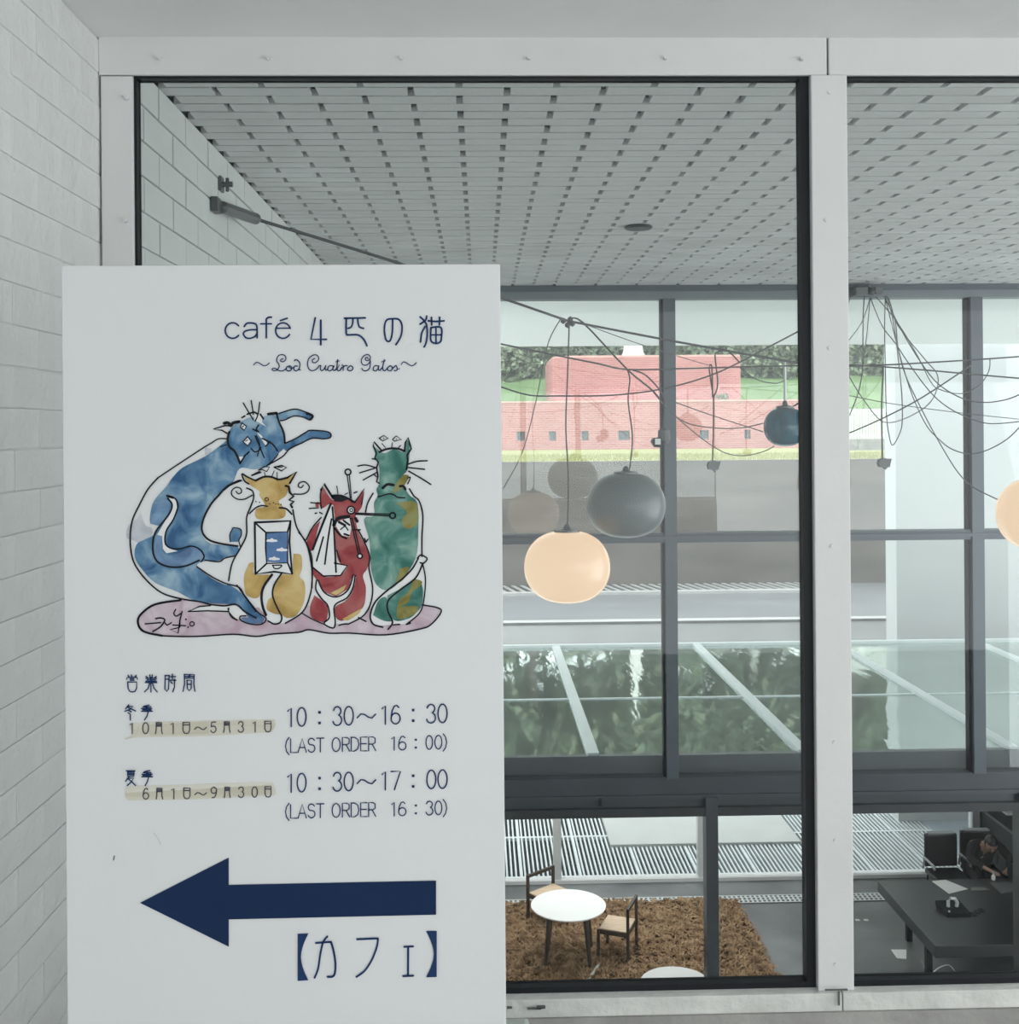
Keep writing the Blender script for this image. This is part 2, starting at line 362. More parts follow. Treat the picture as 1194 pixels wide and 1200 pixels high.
# grass and hill
GR=mat('pale_yellow_green_grass',(.28,.29,.10),.95,0,5,.6,60,col2=(.45,.43,.20),detail=8)
HILL=mat('hill_grass',(.15,.25,.10),.95,0,.6,.5,30,col2=(.24,.36,.16),detail=8)
YB=50.0; zgb=P(790,526,YB).z
bm=bmesh.new(); prism(bm,[(-30,yg+.38,ztw-1),(-30,yg+.38,ztw-.02),(-30,YB+1,zgb),(-30,YB+1,zgb-1)],(60,0,0)); struct(obj('grass_verge',bm,GR))
bm=bmesh.new()
for i in range(9000):
    y=U(yg+.5,yg+9); x=U(-4,14); f=(y-yg)/(YB-yg); z=ztw+(zgb-ztw)*f-.03; h=U(.05,.14); dx,dy=U(-.05,.05),U(-.04,.04)
    a=[bm.verts.new(q) for q in ((x-.012,y,z),(x+.012,y,z),(x+dx,y+dy,z+h))]; bm.faces.new(a)
o=obj('grass_blades',bm,GR); o['kind']='stuff'; tag(o,'short yellow-green grass blades on the verge above the concrete wall','grass')
bm=bmesh.new(); N=44; vs={}
for i in range(N+1):
    for j_ in range(24):
        x=-60+i*150/N; y=YB+.6+j_*2.2; s=min(1,max(0,(y-YB+1)/13)); z=zgb+ s*s*(3-2*s)*4.0+max(0,y-YB-12)*.18+ .25*math.sin(x*.31+y*.2)*s
        vs[i,j_]=bm.verts.new((x,y,z))
def hz(x,y):
    s=min(1,max(0,(y-YB+1)/13)); return zgb+ s*s*(3-2*s)*4.0+max(0,y-YB-12)*.18
for i in range(N):
    for j_ in range(23): bm.faces.new((vs[i,j_],vs[i+1,j_],vs[i+1,j_+1],vs[i,j_+1]))
struct(obj('grass_hill',bm,HILL,smooth=True))
# brick building
def brickmat(name,c1,c2,mo):
    M=bpy.data.materials.new(name); M.use_nodes=True; n=M.node_tree; b=n.nodes['Principled BSDF']
    t=n.nodes.new('ShaderNodeTexCoord'); mp=n.nodes.new('ShaderNodeMapping'); mp.inputs['Rotation'].default_value=(math.radians(90),0,0); n.links.new(t.outputs['Object'],mp.inputs[0])
    br=n.nodes.new('ShaderNodeTexBrick'); br.inputs['Scale'].default_value=1; br.inputs['Brick Width'].default_value=.30; br.inputs['Row Height'].default_value=.10; br.inputs['Mortar Size'].default_value=.010
    br.inputs['Color1'].default_value=(*c1,1); br.inputs['Color2'].default_value=(*c2,1); br.inputs['Mortar'].default_value=(*mo,1)
    n.links.new(mp.outputs[0],br.inputs[0])
    ns=n.nodes.new('ShaderNodeTexNoise'); ns.inputs['Scale'].default_value=.5; ns.inputs['Detail'].default_value=5; n.links.new(t.outputs['Object'],ns.inputs[0])
    mx=n.nodes.new('ShaderNodeMix'); mx.data_type='RGBA'; mx.blend_type='MULTIPLY'; mx.inputs[0].default_value=.5
    n.links.new(br.outputs[0],mx.inputs[6]); 
    rr=n.nodes.new('ShaderNodeValToRGB'); rr.color_ramp.elements[0].color=(.75,.7,.68,1); rr.color_ramp.elements[1].color=(1,1,1,1); rr.color_ramp.elements[0].position=.35; rr.color_ramp.elements[1].position=.6
    n.links.new(ns.outputs[0],rr.inputs[0]); n.links.new(rr.outputs[0],mx.inputs[7]); n.links.new(mx.outputs[2],b.inputs['Base Color'])
    b.inputs['Roughness'].default_value=.9; return M
BRK=brickmat('glare_washed_red_brick',(.50,.185,.185),(.56,.24,.235),(.60,.42,.41))  # red brick lightened to pink: glare wash is put into its colour
bb=empty('brick_building',(2,YB,zgb)); tag(bb,'low red brick building with small square windows on the grass bank','building')
zl=P(700,471.5,YB).z
xr=P(938,500,YB).x
wins=[(605,615),(643,651.5),(681,689.5),(724,738),(820,830.5),(872,879.5)]
ws=[(P(a,505,YB).x,P(b_,505,YB).x) for a,b_ in wins]; wz0,wz1=P(700,516,YB).z,P(700,505,YB).z
bm=bmesh.new(); prev=-14
box(bm,-14,xr,YB,YB+5,wz1,zl); box(bm,-14,xr,YB,YB+5,zgb-.6,wz0); box(bm,-14,xr,YB+.3,YB+5,wz0,wz1)
for a,b_ in ws+[(xr,xr)]: box(bm,prev,a,YB,YB+.3,wz0,wz1); prev=b_
obj('lower_wall',bm,BRK,bb); obj('coping',B(-14,xr+.05,YB-.05,YB+5,zl,zl+.07),mat('brick_coping',(.72,.45,.42),.9,.1,4),bb)
for a,b_ in ws:
    f=obj('window',B(a+.01,b_-.01,YB+.2,YB+.28,wz0+.01,wz1-.01),mat('grey_window_frame',(.5,.52,.55),.5,.05,4),bb)
    obj('window_pane',B(a+.07,b_-.02,YB+.17,YB+.2,wz0+.04,wz1-.03),mat('dark_window_glass',(.12,.15,.18),.15,.1,4),f)
YU=YB+1.5; xa,xc=P(648,450,YU).x,P(869,450,YU).x; zu=P(700,419,YU).z
bm=bmesh.new(); poly=[]; rr_=1.1
for k in range(9):
    t_=math.pi/2*k/8; poly.append((xa+rr_-rr_*math.sin(math.pi/2-t_*1)*1.0, YU+rr_-rr_*math.sin(t_),0))
# plan outline with rounded near corners
poly=[]
for k in range(9): t_=math.pi/2*k/8; poly.append((xa+rr_-rr_*math.cos(t_),YU+rr_-rr_*math.sin(t_)))
for k in range(9): t_=math.pi/2*k/8; poly.append((xc-.25+.25*math.sin(t_),YU+.25-.25*math.cos(t_)))
poly+= [(xc,YU+6),(xa,YU+6)]
prism(bm,[(x,y,zl+.05) for x,y in poly],(0,0,zu-zl-.05))
obj('upper_volume',bm,BRK,bb); 
bm=bmesh.new(); prism(bm,[(x+(0.05 if x<xc-1 else -.02),y+.04,zu) for x,y in poly],(0,0,.1)); obj('parapet',bm,mat('brick_coping',(.7,.4,.38)),bb)
sp_=P(742,418,YU+3)
bm=bmesh.new(); box_pts=[(.72,0),(.50,.45),(.38,1.2),(.22,2.6),(.04,4.6)]
lathe(bm,box_pts,(sp_.x,YU+3,zu),4); obj('spire',bm,mat('white_spire_paint',(.85,.86,.86),.6,.02,3),bb,label='white tapering spire')
# small shrub growing on the ledge
LEAF=[mat('leaf_dark',(.13,.17,.12),.8,.4,3),mat('leaf_mid',(.22,.28,.19),.8,.4,3),mat('leaf_light',(.38,.44,.31),.8,.4,3)]
def crown(name,rx,ry,rz_,cz,n,size,seed):
    rnd=random.Random(seed); vs=[];fs=[]; blobs=[]
    for _ in range(16):
        a=rnd.uniform(0,6.28); e=rnd.uniform(-1,1); q=rnd.uniform(.4,.8); blobs.append((q*rx*math.cos(a)*math.sqrt(1-e*e*.6),q*ry*math.sin(a)*math.sqrt(1-e*e*.6),q*rz_*e,rnd.uniform(.3,.5)))
    for i in range(n):
        bx_,by_,bz_,br_=blobs[i%16]
        d=Vector((rnd.gauss(0,1),rnd.gauss(0,1),rnd.gauss(0,1))).normalized()*rnd.uniform(.75,1.05)
        c=Vector((bx_+d.x*br_*rx,by_+d.y*br_*ry,cz+bz_+d.z*br_*rz_))
        a=Vector((rnd.gauss(0,1),rnd.gauss(0,1),rnd.gauss(0,1))).normalized()*size*rnd.uniform(.6,1.2); b=a.cross(Vector((rnd.gauss(0,1),rnd.gauss(0,1),rnd.gauss(0,1)))).normalized()*size*.55
        k=len(vs); vs+=[c-a,c+b,c+a,c-b]; fs.append((k,k+1,k+2,k+3))
    me=bpy.data.meshes.new(name); me.from_pydata([tuple(v) for v in vs],[],fs)
    for L in LEAF: me.materials.append(L)
    for i,p_ in enumerate(me.polygons): p_.material_index=rnd.choices((0,1,2),(3,4,2))[0]
    return me
sm=crown('foliage',.35,.25,.16,.14,160,.07,3)
s=empty('shrub',(P(846,465,YB+.5).x,YB+.5,zl+.05),'small green shrub growing on the ledge of the brick building','shrub')
o=bpy.data.objects.new('foliage',sm); COL.objects.link(o); o.parent=s
cr=[crown('crown',2.6,2.4,4.2,5.4,5200,.22,11),crown('crown',3.2,2.6,3.4,4.2,5200,.24,12),crown('crown',1.8,1.8,5.2,6.2,4200,.2,13)]
bark=mat('tree_bark',(.25,.22,.19),.9,.3,6); birch=mat('birch_bark',(.8,.8,.76),.8,.2,9)
def trunkmesh(h,mt,r):
    bm=bmesh.new(); tube(bm,[(0,0,-.5),(.05,0,h*.4),(-.05,.05,h*.75),(0,0,h)],[r,r*.8,r*.5,r*.2],8)
    for k in range(5):
        a=k*1.3; z=h*(.35+.1*k); tube(bm,[(0,0,z),(math.cos(a)*1.1,math.sin(a)*1.1,z+1.0)],[r*.4,r*.12],5)
    me=bpy.data.meshes.new('trunk'); bm.to_mesh(me); bm.free(); me.materials.append(mt); return me
tm=[trunkmesh(8,bark,.2),trunkmesh(6.5,bark,.22),trunkmesh(10.5,birch,.14)]
rows=[(65,-22,8,6.3),(73,-24,9,7.0)]
tn=0; PLACE=['far left','left','left of centre','behind the upper brick volume','right of the spire','right of the brick building','further right','far right']
for (yy,x0,n_,dx) in rows:
    for k in range(n_):
        x=x0+k*dx+U(-.8,.8); y=yy+U(-1.2,1.2); v=(k+int(yy))%3
        e=empty('tree',(x,y,hz(x,y)-.2),('dense dark','broad mid-green','tall pale-trunked')[v]+' tree in the hillside wood behind the brick building','tree','hillside wood trees of kind %s'%('dense','broad','pale-trunked')[v],rz=U(0,6))
        sc=U(1.35,1.75); e.scale=(sc,sc,sc)
        o=bpy.data.objects.new('crown',cr[v]); COL.objects.link(o); o.parent=e
        o=bpy.data.objects.new('trunk',tm[v]); COL.objects.link(o); o.parent=e
# low hedge bushes in front of the trees seen over the building
hb=[crown('foliage',1.9,1.2,1.5,1.1,2600,.16,21),crown('foliage',1.6,1.2,1.2,.9,2600,.15,22)]
for k in range(15):
    x=-14+k*3.1+U(-.4,.4); y=61.2+U(-.8,.8)
    e=empty('bush',(x,y,hz(x,y)-.1),'leafy green bush in the row along the foot of the hillside wood','bush','bushes at the edge of the wood')
    o=bpy.data.objects.new('foliage',hb[k%2]); COL.objects.link(o); o.parent=e; e.scale=(1.4,1.2,U(1.1,1.6))
# white picket fence
YP=31.0
e=empty('picket_fence',(P(1015,508,YP).x,YP,P(1015,512,YP).z),'white picket fence on the grass beside the tall white wall','fence')
za,zb_=P(1015,511,YP).z-.1,P(1015,479,YP).z
x=P(975,480,YP).x; k=0
FW_=mat('white_fence_paint',(.80,.82,.82),.6,.03,3)
pm=None
while x<P(1075,480,YP).x:
    if pm is None: o=obj('picket',B(-.028,.028,-.012,.012,za,zb_),FW_,None); pm=o.data; o.parent=e; o.location=(x-e.location.x,0,-e.location.z)
    else: o=bpy.data.objects.new('picket',pm); COL.objects.link(o); o.parent=e; o.location=(x-e.location.x,0,-e.location.z)
    x+=.082
for z in (za+.12,zb_-.1): obj('fence_rail',B(P(974,480,YP).x,P(1075,480,YP).x,YP+.013,YP+.05,z-.03,z+.03),FW_,e)
obj('fence_kerb',B(P(974,480,YP).x,P(1075,480,YP).x,YP-.05,YP+.1,za-.3,za+.02),CONC,e)
# canopy soffit outside the window
ye=17.7; zc_=P(790,405,ye).z; bm=B(-14,17,YW+.3,ye,zc_,zc_+.4); struct(obj('canopy_soffit',bm,mat('white_soffit_render',(.93,.93,.91),.9,.01,1.5,.1,4)))
# ================================================================== THE SIGN
YS=1.5
sg=empty('cafe_sign',(P(330,1200,YS).x,YS+.01,ZF),'tall white standing cafe sign with four painted cats, opening hours and a blue arrow','sign')
SB=mat('satin_white_board',(.64,.66,.675),.5,.02,1.5,.04,60)
xl_,xr_=P(76,800,YS).x,P(589.5,800,YS).x; ztp=P(330,310.5,YS).z
obj('board',B(xl_,xr_,YS,YS+.028,ZF+.08,ztp,bev=.0012),SB,sg)
obj('board_edge',B(xl_-.0006,xr_+.0006,YS+.004,YS+.024,ZF+.08,ztp+.0006),WHITE,sg)
for x in (xl_+.08,xr_-.12): obj('foot',B(x,x+.04,YS-.16,YS+.19,ZF,ZF+.085,bev=.004),BLACK,sg)
LAY=[0]
def sp3(x,y,lay): p=P(x,y,YS); q=P(x,y,YS-.0003*lay); return (q.x,q.y,q.z)
class Ink:
    def __init__(s): s.bm=bmesh.new()
    def stroke(s,pts,w,lay=5,sm=True,taper=False):
        if sm: pts=smooth_pts(pts,5)
        L=[];Rr=[];n=len(pts)
        for i,p in enumerate(pts):
            a=pts[max(i-1,0)]; b=pts[min(i+1,n-1)]; dx,dy=b[0]-a[0],b[1]-a[1]; l=math.hypot(dx,dy) or 1; nx,ny=-dy/l,dx/l
            ww=w/2*(1 if not taper else .45+.55*math.sin(math.pi*i/(n-1)))
            L.append(s.bm.verts.new(sp3(p[0]+nx*ww,p[1]+ny*ww,lay))); Rr.append(s.bm.verts.new(sp3(p[0]-nx*ww,p[1]-ny*ww,lay)))
        for i in range(n-1): s.bm.faces.new((L[i],L[i+1],Rr[i+1],Rr[i]))
        if not taper:
            for p in (pts[0],pts[-1]):
                c=[s.bm.verts.new(sp3(p[0]+w/2*math.cos(k*math.pi/4),p[1]+w/2*math.sin(k*math.pi/4),lay)) for k in range(8)]; s.bm.faces.new(c)
    def poly(s,pts,lay=2,sm=False):
        if sm: pts=smooth_pts(list(pts)+[pts[0]],4)[:-1]
        s.bm.faces.new([s.bm.verts.new(sp3(p[0],p[1],lay)) for p in pts])
    def circ(s,c,r,w,lay=5): s.stroke([(c[0]+r*math.cos(k*math.pi/6),c[1]+r*math.sin(k*math.pi/6)) for k in range(13)],w,lay,sm=False)
    def dot(s,c,r,lay=5): s.bm.faces.new([s.bm.verts.new(sp3(c[0]+r*math.cos(k*math.pi/4),c[1]+r*math.sin(k*math.pi/4),lay)) for k in range(8)])
    def out(s,name,m,parent=sg,label=None):
        bmesh.ops.recalc_face_normals(s.bm,faces=s.bm.faces); return obj(name,s.bm,m,parent,label=label)
CR={'A':(240,460,7.4625),'B':(140,560,6.0),'C':(260,530,5.714),'D':(350,540,5.714),'E':(410,500,4.8),'T':(255,360,7.96),'T2':(390,360,7.96),
 'K':(140,780,11.94),'K2':(230,820,9.23),'H':(325,815,5.686),'K3':(140,890,11.94),'Z':(330,1080,5.97),'S':(240,355,3.98)}
def q(c,pts):
    ox,oy,s=CR[c]; return [(ox+a/s,oy+b/s) for a,b in pts]
NAVY=mat('navy_lettering',(.014,.038,.110),.6,.08,20,spec=.12); INK=mat('black_ink_line',(.012,.014,.02),.6,.1,20,spec=.12)
def watercolour(name,a,b_,c,sc=26):
    M=bpy.data.materials.new(name); M.use_nodes=True; n=M.node_tree; b=n.nodes['Principled BSDF']; t=n.nodes.new('ShaderNodeTexCoord')
    ns=n.nodes.new('ShaderNodeTexNoise'); ns.inputs['Scale'].default_value=sc; ns.inputs['Detail'].default_value=5; ns.inputs['Distortion'].default_value=.8; n.links.new(t.outputs['Object'],ns.inputs[0])
    r=n.nodes.new('ShaderNodeValToRGB'); e=r.color_ramp.elements; e[0].position=.36; e[0].color=(*a,1); e[1].position=.66; e[1].color=(*c,1); m_=e.new(.5); m_.color=(*b_,1)
    n.links.new(ns.outputs[0],r.inputs[0]); n.links.new(r.outputs[0],b.inputs['Base Color']); b.inputs['Roughness'].default_value=.7; b.inputs['Specular IOR Level'].default_value=.15; return M
BLU=watercolour('blue_watercolour',(.035,.10,.21),(.10,.21,.34),(.27,.39,.48)); BLU2=watercolour('slate_blue_watercolour',(.09,.15,.27),(.14,.24,.38),(.22,.33,.46))
GRW=watercolour('grey_wash',(.38,.42,.48),(.47,.50,.55),(.56,.58,.61)); YEL=watercolour('ochre_watercolour',(.33,.22,.075),(.45,.32,.12),(.54,.42,.20))
RED=watercolour('red_watercolour',(.22,.035,.045),(.29,.065,.07),(.34,.12,.12)); GRN=watercolour('green_watercolour',(.035,.13,.11),(.08,.21,.18),(.22,.36,.31))
OLV=watercolour('olive_wash',(.16,.15,.04),(.24,.22,.08),(.22,.27,.15)); PUR=watercolour('mauve_wash',(.42,.32,.38),(.50,.42,.48),(.56,.51,.55))
BDW=mat('board_white_print',(.66,.68,.69),.5,.02,3)
# --- base
art=empty('cat_painting',(P(330,750,YS).x,YS,P(330,750,YS).z)); art.parent=sg; art.matrix_parent_inverse=world_of(sg).inverted()
def part(ink,name,m,label=None): return ink.out(name,m,art,label)
base=q('B',[(430,860),(250,890),(150,960),(130,1020),(170,1080),(300,1110),(550,1115),(800,1100),(960,1115)])+[(320,743),(350,741),(362,738),(385,742),(410,742),(452,744),(493,737),(506,731),(517,717),(512,712),(495,709)]
i=Ink(); i.poly(base+[(470,705),(300,712),(236,703)],1); part(i,'mauve_ground',PUR)
i=Ink(); i.poly(q('B',[(480,940),(560,905),(640,898),(820,898),(900,960),(830,1000),(770,945)]),2); 
i.poly(q('C',[(60,740),(130,640),(165,540),(165,440),(200,380),(215,300),(190,250),(420,175),(470,380),(500,500),(560,600),(600,700),(605,850),(590,960),(540,1070),(425,1145),(320,1150),(290,1090),(150,920),(50,850)]),2)
i.poly(q('D',[(120,400),(60,530),(90,720),(70,1000),(180,1090),(330,1095),(430,1040),(480,960),(495,850),(470,720),(475,640),(400,460),(370,270),(240,250)]),2)
i.poly(q('E',[(95,440),(130,380),(330,350),(390,420),(410,500),(405,730),(425,860),(415,980),(390,1050),(320,1110),(140,1120),(110,1060),(130,900),(110,700)]),2)
part(i,'bare_paper',BDW)
# --- blue cat
bl=[(257,523),(240,535),(214,548),(202,560),(195,570),(184,582),(178,593),(176,613),(188,615),(180,627),(170,632),(160,638),(158,653),(167,668),(182,683),(207,693),(232,705),(270,708),(279,708),(287,718),(297,729),(309,727),(304,719),(286,698),(270,686),(263,685),(247,677),(231,664),(238,658),(257,657),(263,653),(277,651),(278,641),(247,637),(238,627),(237,612),(247,593),(257,580),(272,567),(281,549),(298,550),(315,546),(326,532),(334,523),(333,507),(327,493),(320,486),(308,488),(294,489),(286,492),(271,501),(267,514)]
i=Ink(); i.poly(bl,3,True); i.poly(q('A',[(630,190),(780,150),(880,170),(940,200),(930,240),(860,215),(780,205),(660,240)]),3,True)
i.poly(q('A',[(690,490),(720,440),(880,350),(930,335),(1080,350),(1100,390),(1040,405),(930,400),(800,460),(720,510)]),3,True)
i.poly(q('B',[(790,350),(850,360),(855,400),(840,450),(780,450),(775,400)]),3)
part(i,'blue_cat_wash',BLU)
i=Ink(); i.poly(q('B',[(260,400),(245,470),(250,560),(320,610),(430,620),(540,590),(590,550),(580,510),(520,480),(440,520),(350,545),(310,530),(300,480),(305,420)]),4,True)
i.poly(q('C',[(130,1105),(200,1110),(290,1105),(270,1145),(200,1148),(140,1130)]),4); i.poly(q('B',[(215,320),(300,130),(340,120),(350,200),(300,330)]),4,True); part(i,'blue_cat_shade',BLU2)
i=Ink(); i.poly(q('B',[(150,245),(110,300),(60,340),(50,420),(100,440),(160,470),(215,450),(230,360),(180,330)]),2,True); i.poly(q('A',[(0,480),(60,490),(50,530),(0,545)]),2); part(i,'grey_wash',GRW)
i=Ink()
i.poly(q('A',[(325,262),(368,292),(346,332),(308,300)]),5); i.poly(q('A',[(375,385),(405,425),(375,465),(335,430)]),5); i.poly(q('A',[(440,175),(505,200),(500,260),(540,300),(470,260),(430,240)]),5)
i.poly(q('A',[(450,340),(500,380),(545,440),(535,470),(490,400)]),5); i.poly(q('B',[(345,130),(395,150),(405,210),(375,290),(325,380),(318,470),(360,500),(410,515),(330,530),(305,500),(300,410),(265,400),(340,270),(368,190)]),5)
i.poly(q('A',[(285,560),(340,560),(312,610)]),5)
part(i,'blue_cat_bare_paper',BDW)
i=Ink(); s=i.stroke
def SS(c,pts,w=1.7,taper=False,sm=True): i.stroke(q(c,pts),w,6,sm,taper)
SS('A',[(0,475),(60,440),(120,405),(200,405)],1.5); SS('A',[(215,345),(200,400),(212,470),(255,508),(285,560),(308,620)],2.6); SS('A',[(308,620),(355,545)],2)
SS('A',[(215,290),(175,290),(75,320),(150,330),(195,358)],1.8,sm=False); SS('A',[(170,268),(205,265),(225,290),(250,265),(300,255)],3.6); SS('A',[(365,540),(385,520)],2)
SS('A',[(325,220),(350,205)],2); SS('A',[(370,190),(430,172),(460,190)],2); SS('A',[(485,190),(512,230)],2)
SS('A',[(335,90),(370,150),(425,240)],1.5); SS('A',[(405,70),(425,190)],1.5); SS('A',[(480,85),(465,190),(440,250)],1.5)
for pl in ([(325,265),(365,295),(345,330),(310,300),(325,265)],[(375,385),(405,425),(375,465),(335,430),(375,385)]): SS('A',pl,1.5,sm=False)
SS('A',[(325,295),(335,300),(340,290)],1); SS('A',[(355,425),(375,415)],1)
SS('A',[(555,188),(625,180)],3.2,sm=False); SS('A',[(625,180),(650,260),(690,350),(700,440)],2.2)
SS('A',[(630,190),(780,145),(880,170),(945,200),(920,240),(860,215),(780,205),(700,240),(660,245)],1.5)
SS('A',[(890,185),(945,205),(920,238)],2.4)
SS('A',[(700,445),(800,400),(880,350),(930,330),(1080,345),(1100,390),(1040,405),(940,400),(850,440),(740,495),(680,560),(560,630)],1.6); SS('A',[(480,690),(410,725)],1.6)
SS('A',[(440,380),(520,570)],1.4); SS('A',[(500,400),(590,450),(635,510)],1.8); SS('A',[(405,490),(440,520),(480,500),(490,480)],1.4); SS('A',[(450,375),(480,460),(460,555)],1.3)
SS('A',[(420,320),(470,345),(450,320),(470,285)],1.8); SS('A',[(570,430),(530,470)],1.5); SS('A',[(640,540),(600,590),(540,640)],1.4)
SS('A',[(320,770),(290,772),(200,815)],1.8); SS('A',[(135,475),(190,455)],1.2)
SS('B',[(270,0),(200,80),(140,190),(90,300),(75,420),(85,540),(120,630),(200,730),(300,810),(430,850),(560,870),(640,890),(740,900),(820,890),(880,940),(960,985)],1.9); SS('A',[(0,475),(0,475)],.1); i.stroke([(240,523.6),(212,542),(185,560)],1.6,6)
SS('B',[(850,20),(760,60),(700,120),(640,190),(590,290),(580,370),(620,430),(700,460),(830,480)],2.3)
SS('B',[(340,125),(390,145),(410,200),(380,290),(330,370),(320,450),(350,490),(420,500),(500,480),(560,500),(595,550),(575,590)],1.8)
SS('B',[(340,145),(370,190),(345,260),(260,370),(235,450),(240,540),(280,600),(370,628),(470,618),(560,580)],2.1); SS('B',[(335,127),(375,140)],2.6)
SS('B',[(600,578),(700,590),(740,565),(815,548)],1.6); SS('B',[(545,625),(640,690),(740,740),(840,770),(880,830),(960,940)],1.7)
SS('C',[(100,890),(160,970),(240,1070),(295,1110),(270,1150),(200,1152),(130,1128),(122,1100),(160,1095)],1.6); SS('C',[(40,1045),(60,1100),(100,1125)],1.3)
SS('B',[(800,350),(850,360),(857,400),(840,440),(850,485)],1.3); SS('B',[(800,350),(775,400),(780,450)],1.2)
part(i,'blue_cat_outline',INK)
# --- yellow cat
i=Ink(); i.poly(q('C',[(140,150),(230,190),(300,165),(400,180),(440,172),(498,133),(455,210),(430,290),(380,330),(425,385),(410,440),(300,450),(230,440),(230,380),(290,360),(252,290),(250,260),(180,210)]),4,True)
i.poly(q('C',[(180,745),(212,740),(218,815),(330,825),(280,900),(240,975),(170,960),(150,900),(150,820)]),4,True)
i.poly(q('C',[(480,680),(530,690),(535,780),(520,830),(555,880),(550,1000),(500,1090),(440,1110),(400,1090),(350,1080),(300,1050),(310,990),(340,960),(345,890),(395,820),(470,815),(475,740)]),4,True); part(i,'yellow_cat_wash',YEL)
i=Ink(); i.poly(q('C',[(220,472),(460,462),(470,812),(225,812)]),5); part(i,'picture_mount',BDW)
i=Ink(); i.poly(q('C',[(295,538),(440,533),(440,738),(295,735)]),6); part(i,'picture_sky',mat('picture_blue',(.06,.15,.33),.5,.2,30))
i=Ink(); 
for cx,cy in ((335,590),(402,652),(350,712)): i.poly(q('C',[(cx-38,cy+8),(cx-32,cy-6),(cx-12,cy-8),(cx,cy-16),(cx+14,cy-6),(cx+34,cy-4),(cx+38,cy+8),(cx,cy+12)]),7)
part(i,'picture_clouds',BDW)
i=Ink()
SS('C',[(225,190),(170,165),(135,145),(150,190),(180,212)],1.9); SS('C',[(225,190),(280,165),(330,165),(380,182),(440,170)],2.4); SS('C',[(440,170),(500,130),(455,207)],2.4,sm=False)
SS('C',[(165,240),(205,260),(212,310),(190,370),(165,440),(165,550),(130,630),(70,740),(45,860)],1.8)
SS('C',[(428,225),(448,230),(455,270),(480,295),(450,320),(482,330),(460,350),(470,368)],2.8,sm=False); SS('C',[(475,385),(500,500),(560,600),(600,700),(605,850),(590,960),(540,1070),(425,1145)],1.8)
SS('C',[(95,262),(110,278),(130,268),(125,243),(95,235),(68,255),(66,285),(100,312),(150,315),(202,288)],1.5); SS('C',[(545,222),(530,237),(512,228),(520,205),(555,198),(584,228),(575,262),(540,280),(480,280)],1.6)
SS('C',[(185,410),(230,370),(270,357),(305,362)],1.7); SS('C',[(385,372),(430,378),(468,415)],2.0)
for d_ in ((228,330),(252,335),(320,345),(345,338),(360,347),(377,348),(395,350)): i.dot(q('C',[d_])[0],.8,6)
SS('C',[(245,120),(285,95),(318,100),(300,130),(270,115),(245,120)],1.3,sm=False); SS('C',[(200,155),(262,135)],1.6); SS('C',[(350,100),(400,88),(432,102),(400,125),(350,100)],1.6,sm=False); SS('C',[(375,100),(405,98)],1.2)
SS('C',[(285,135),(290,155)],1); SS('C',[(350,125),(335,160)],1); SS('C',[(370,135),(370,190)],1); i.circ(q('C',[(300,315)])[0],2.0,1.0,6)
SS('C',[(220,470),(345,465),(460,460),(452,600),(470,815),(350,800),(225,815),(220,470)],2.4,sm=False)
for a,b_ in (((220,470),(295,538)),((460,460),(440,533)),((470,812),(440,740)),((225,815),(300,745))): SS('C',[a,b_],2,sm=False)
SS('C',[(295,538),(440,533),(440,740),(300,745),(293,640),(295,538)],1.9,sm=False); SS('C',[(340,757),(352,777),(380,778),(400,757),(340,757)],1.5)
SS('C',[(335,820),(280,900),(265,970),(275,1040),(295,1090)],3.0); SS('C',[(400,810),(350,890),(340,960),(370,1040),(400,1100),(390,1140),(350,1150),(310,1130)],2.0)
part(i,'yellow_cat_outline',INK)
# --- red cat
i=Ink(); i.poly(q('D',[(165,175),(225,262),(290,240),(370,275),(430,195),(425,300),(400,340),(380,380),(400,480),(430,540),(470,640),(460,720),(430,770),(450,850),(440,960),(400,1010),(300,1070),(250,1050),(245,980),(310,940),(360,880),(382,780),(350,790),(330,860),(250,910),(170,890),(135,820),(95,760),(90,710),(165,775),(280,765),(325,705),(280,690),(250,600),(232,300),(150,320),(145,230)]),4,True)
i.poly(q('D',[(145,400),(125,470),(92,600),(60,580),(55,540),(90,460)]),4,True); i.poly(q('D',[(105,900),(190,970),(190,1050),(165,1080),(90,1050),(75,980)]),4,True); i.poly(q('D',[(110,280),(135,275),(135,310),(112,308)]),4); part(i,'red_cat_wash',RED)
i=Ink(); i.poly(q('D',[(215,290),(100,590),(95,710),(165,770),(280,765),(325,705),(250,685),(228,310)]),5); i.poly(q('D',[(245,410),(340,382),(352,450),(340,510),(290,500),(250,440)]),5)
i.poly(q('D',[(120,800),(115,860),(190,960),(205,1050),(170,1090),(230,1120),(245,1080),(240,970),(320,920),(385,780),(365,765),(330,860),(250,910),(170,880),(130,800)]),5)
for c_,r_ in (((350,330),4.5),((410,638),2.8)): i.dot(q('D',[c_])[0],r_,5)
part(i,'red_cat_bare_paper',BDW)
i=Ink(); i.poly(q('D',[(290,1060),(400,1000),(420,990),(400,1025),(330,1068)]),5,True); i.poly(q('D',[(215,885),(320,830),(300,870),(250,900)]),5); part(i,'red_cat_amber_wash',YEL)
i=Ink()
SS('D',[(150,195),(170,155),(230,250)],2.6,sm=False); SS('D',[(150,195),(145,250),(152,320)],1.6); i.poly(q('D',[(222,232),(290,236),(335,255),(290,275),(240,272)]),6); SS('D',[(222,235),(290,235),(375,278)],2.6)
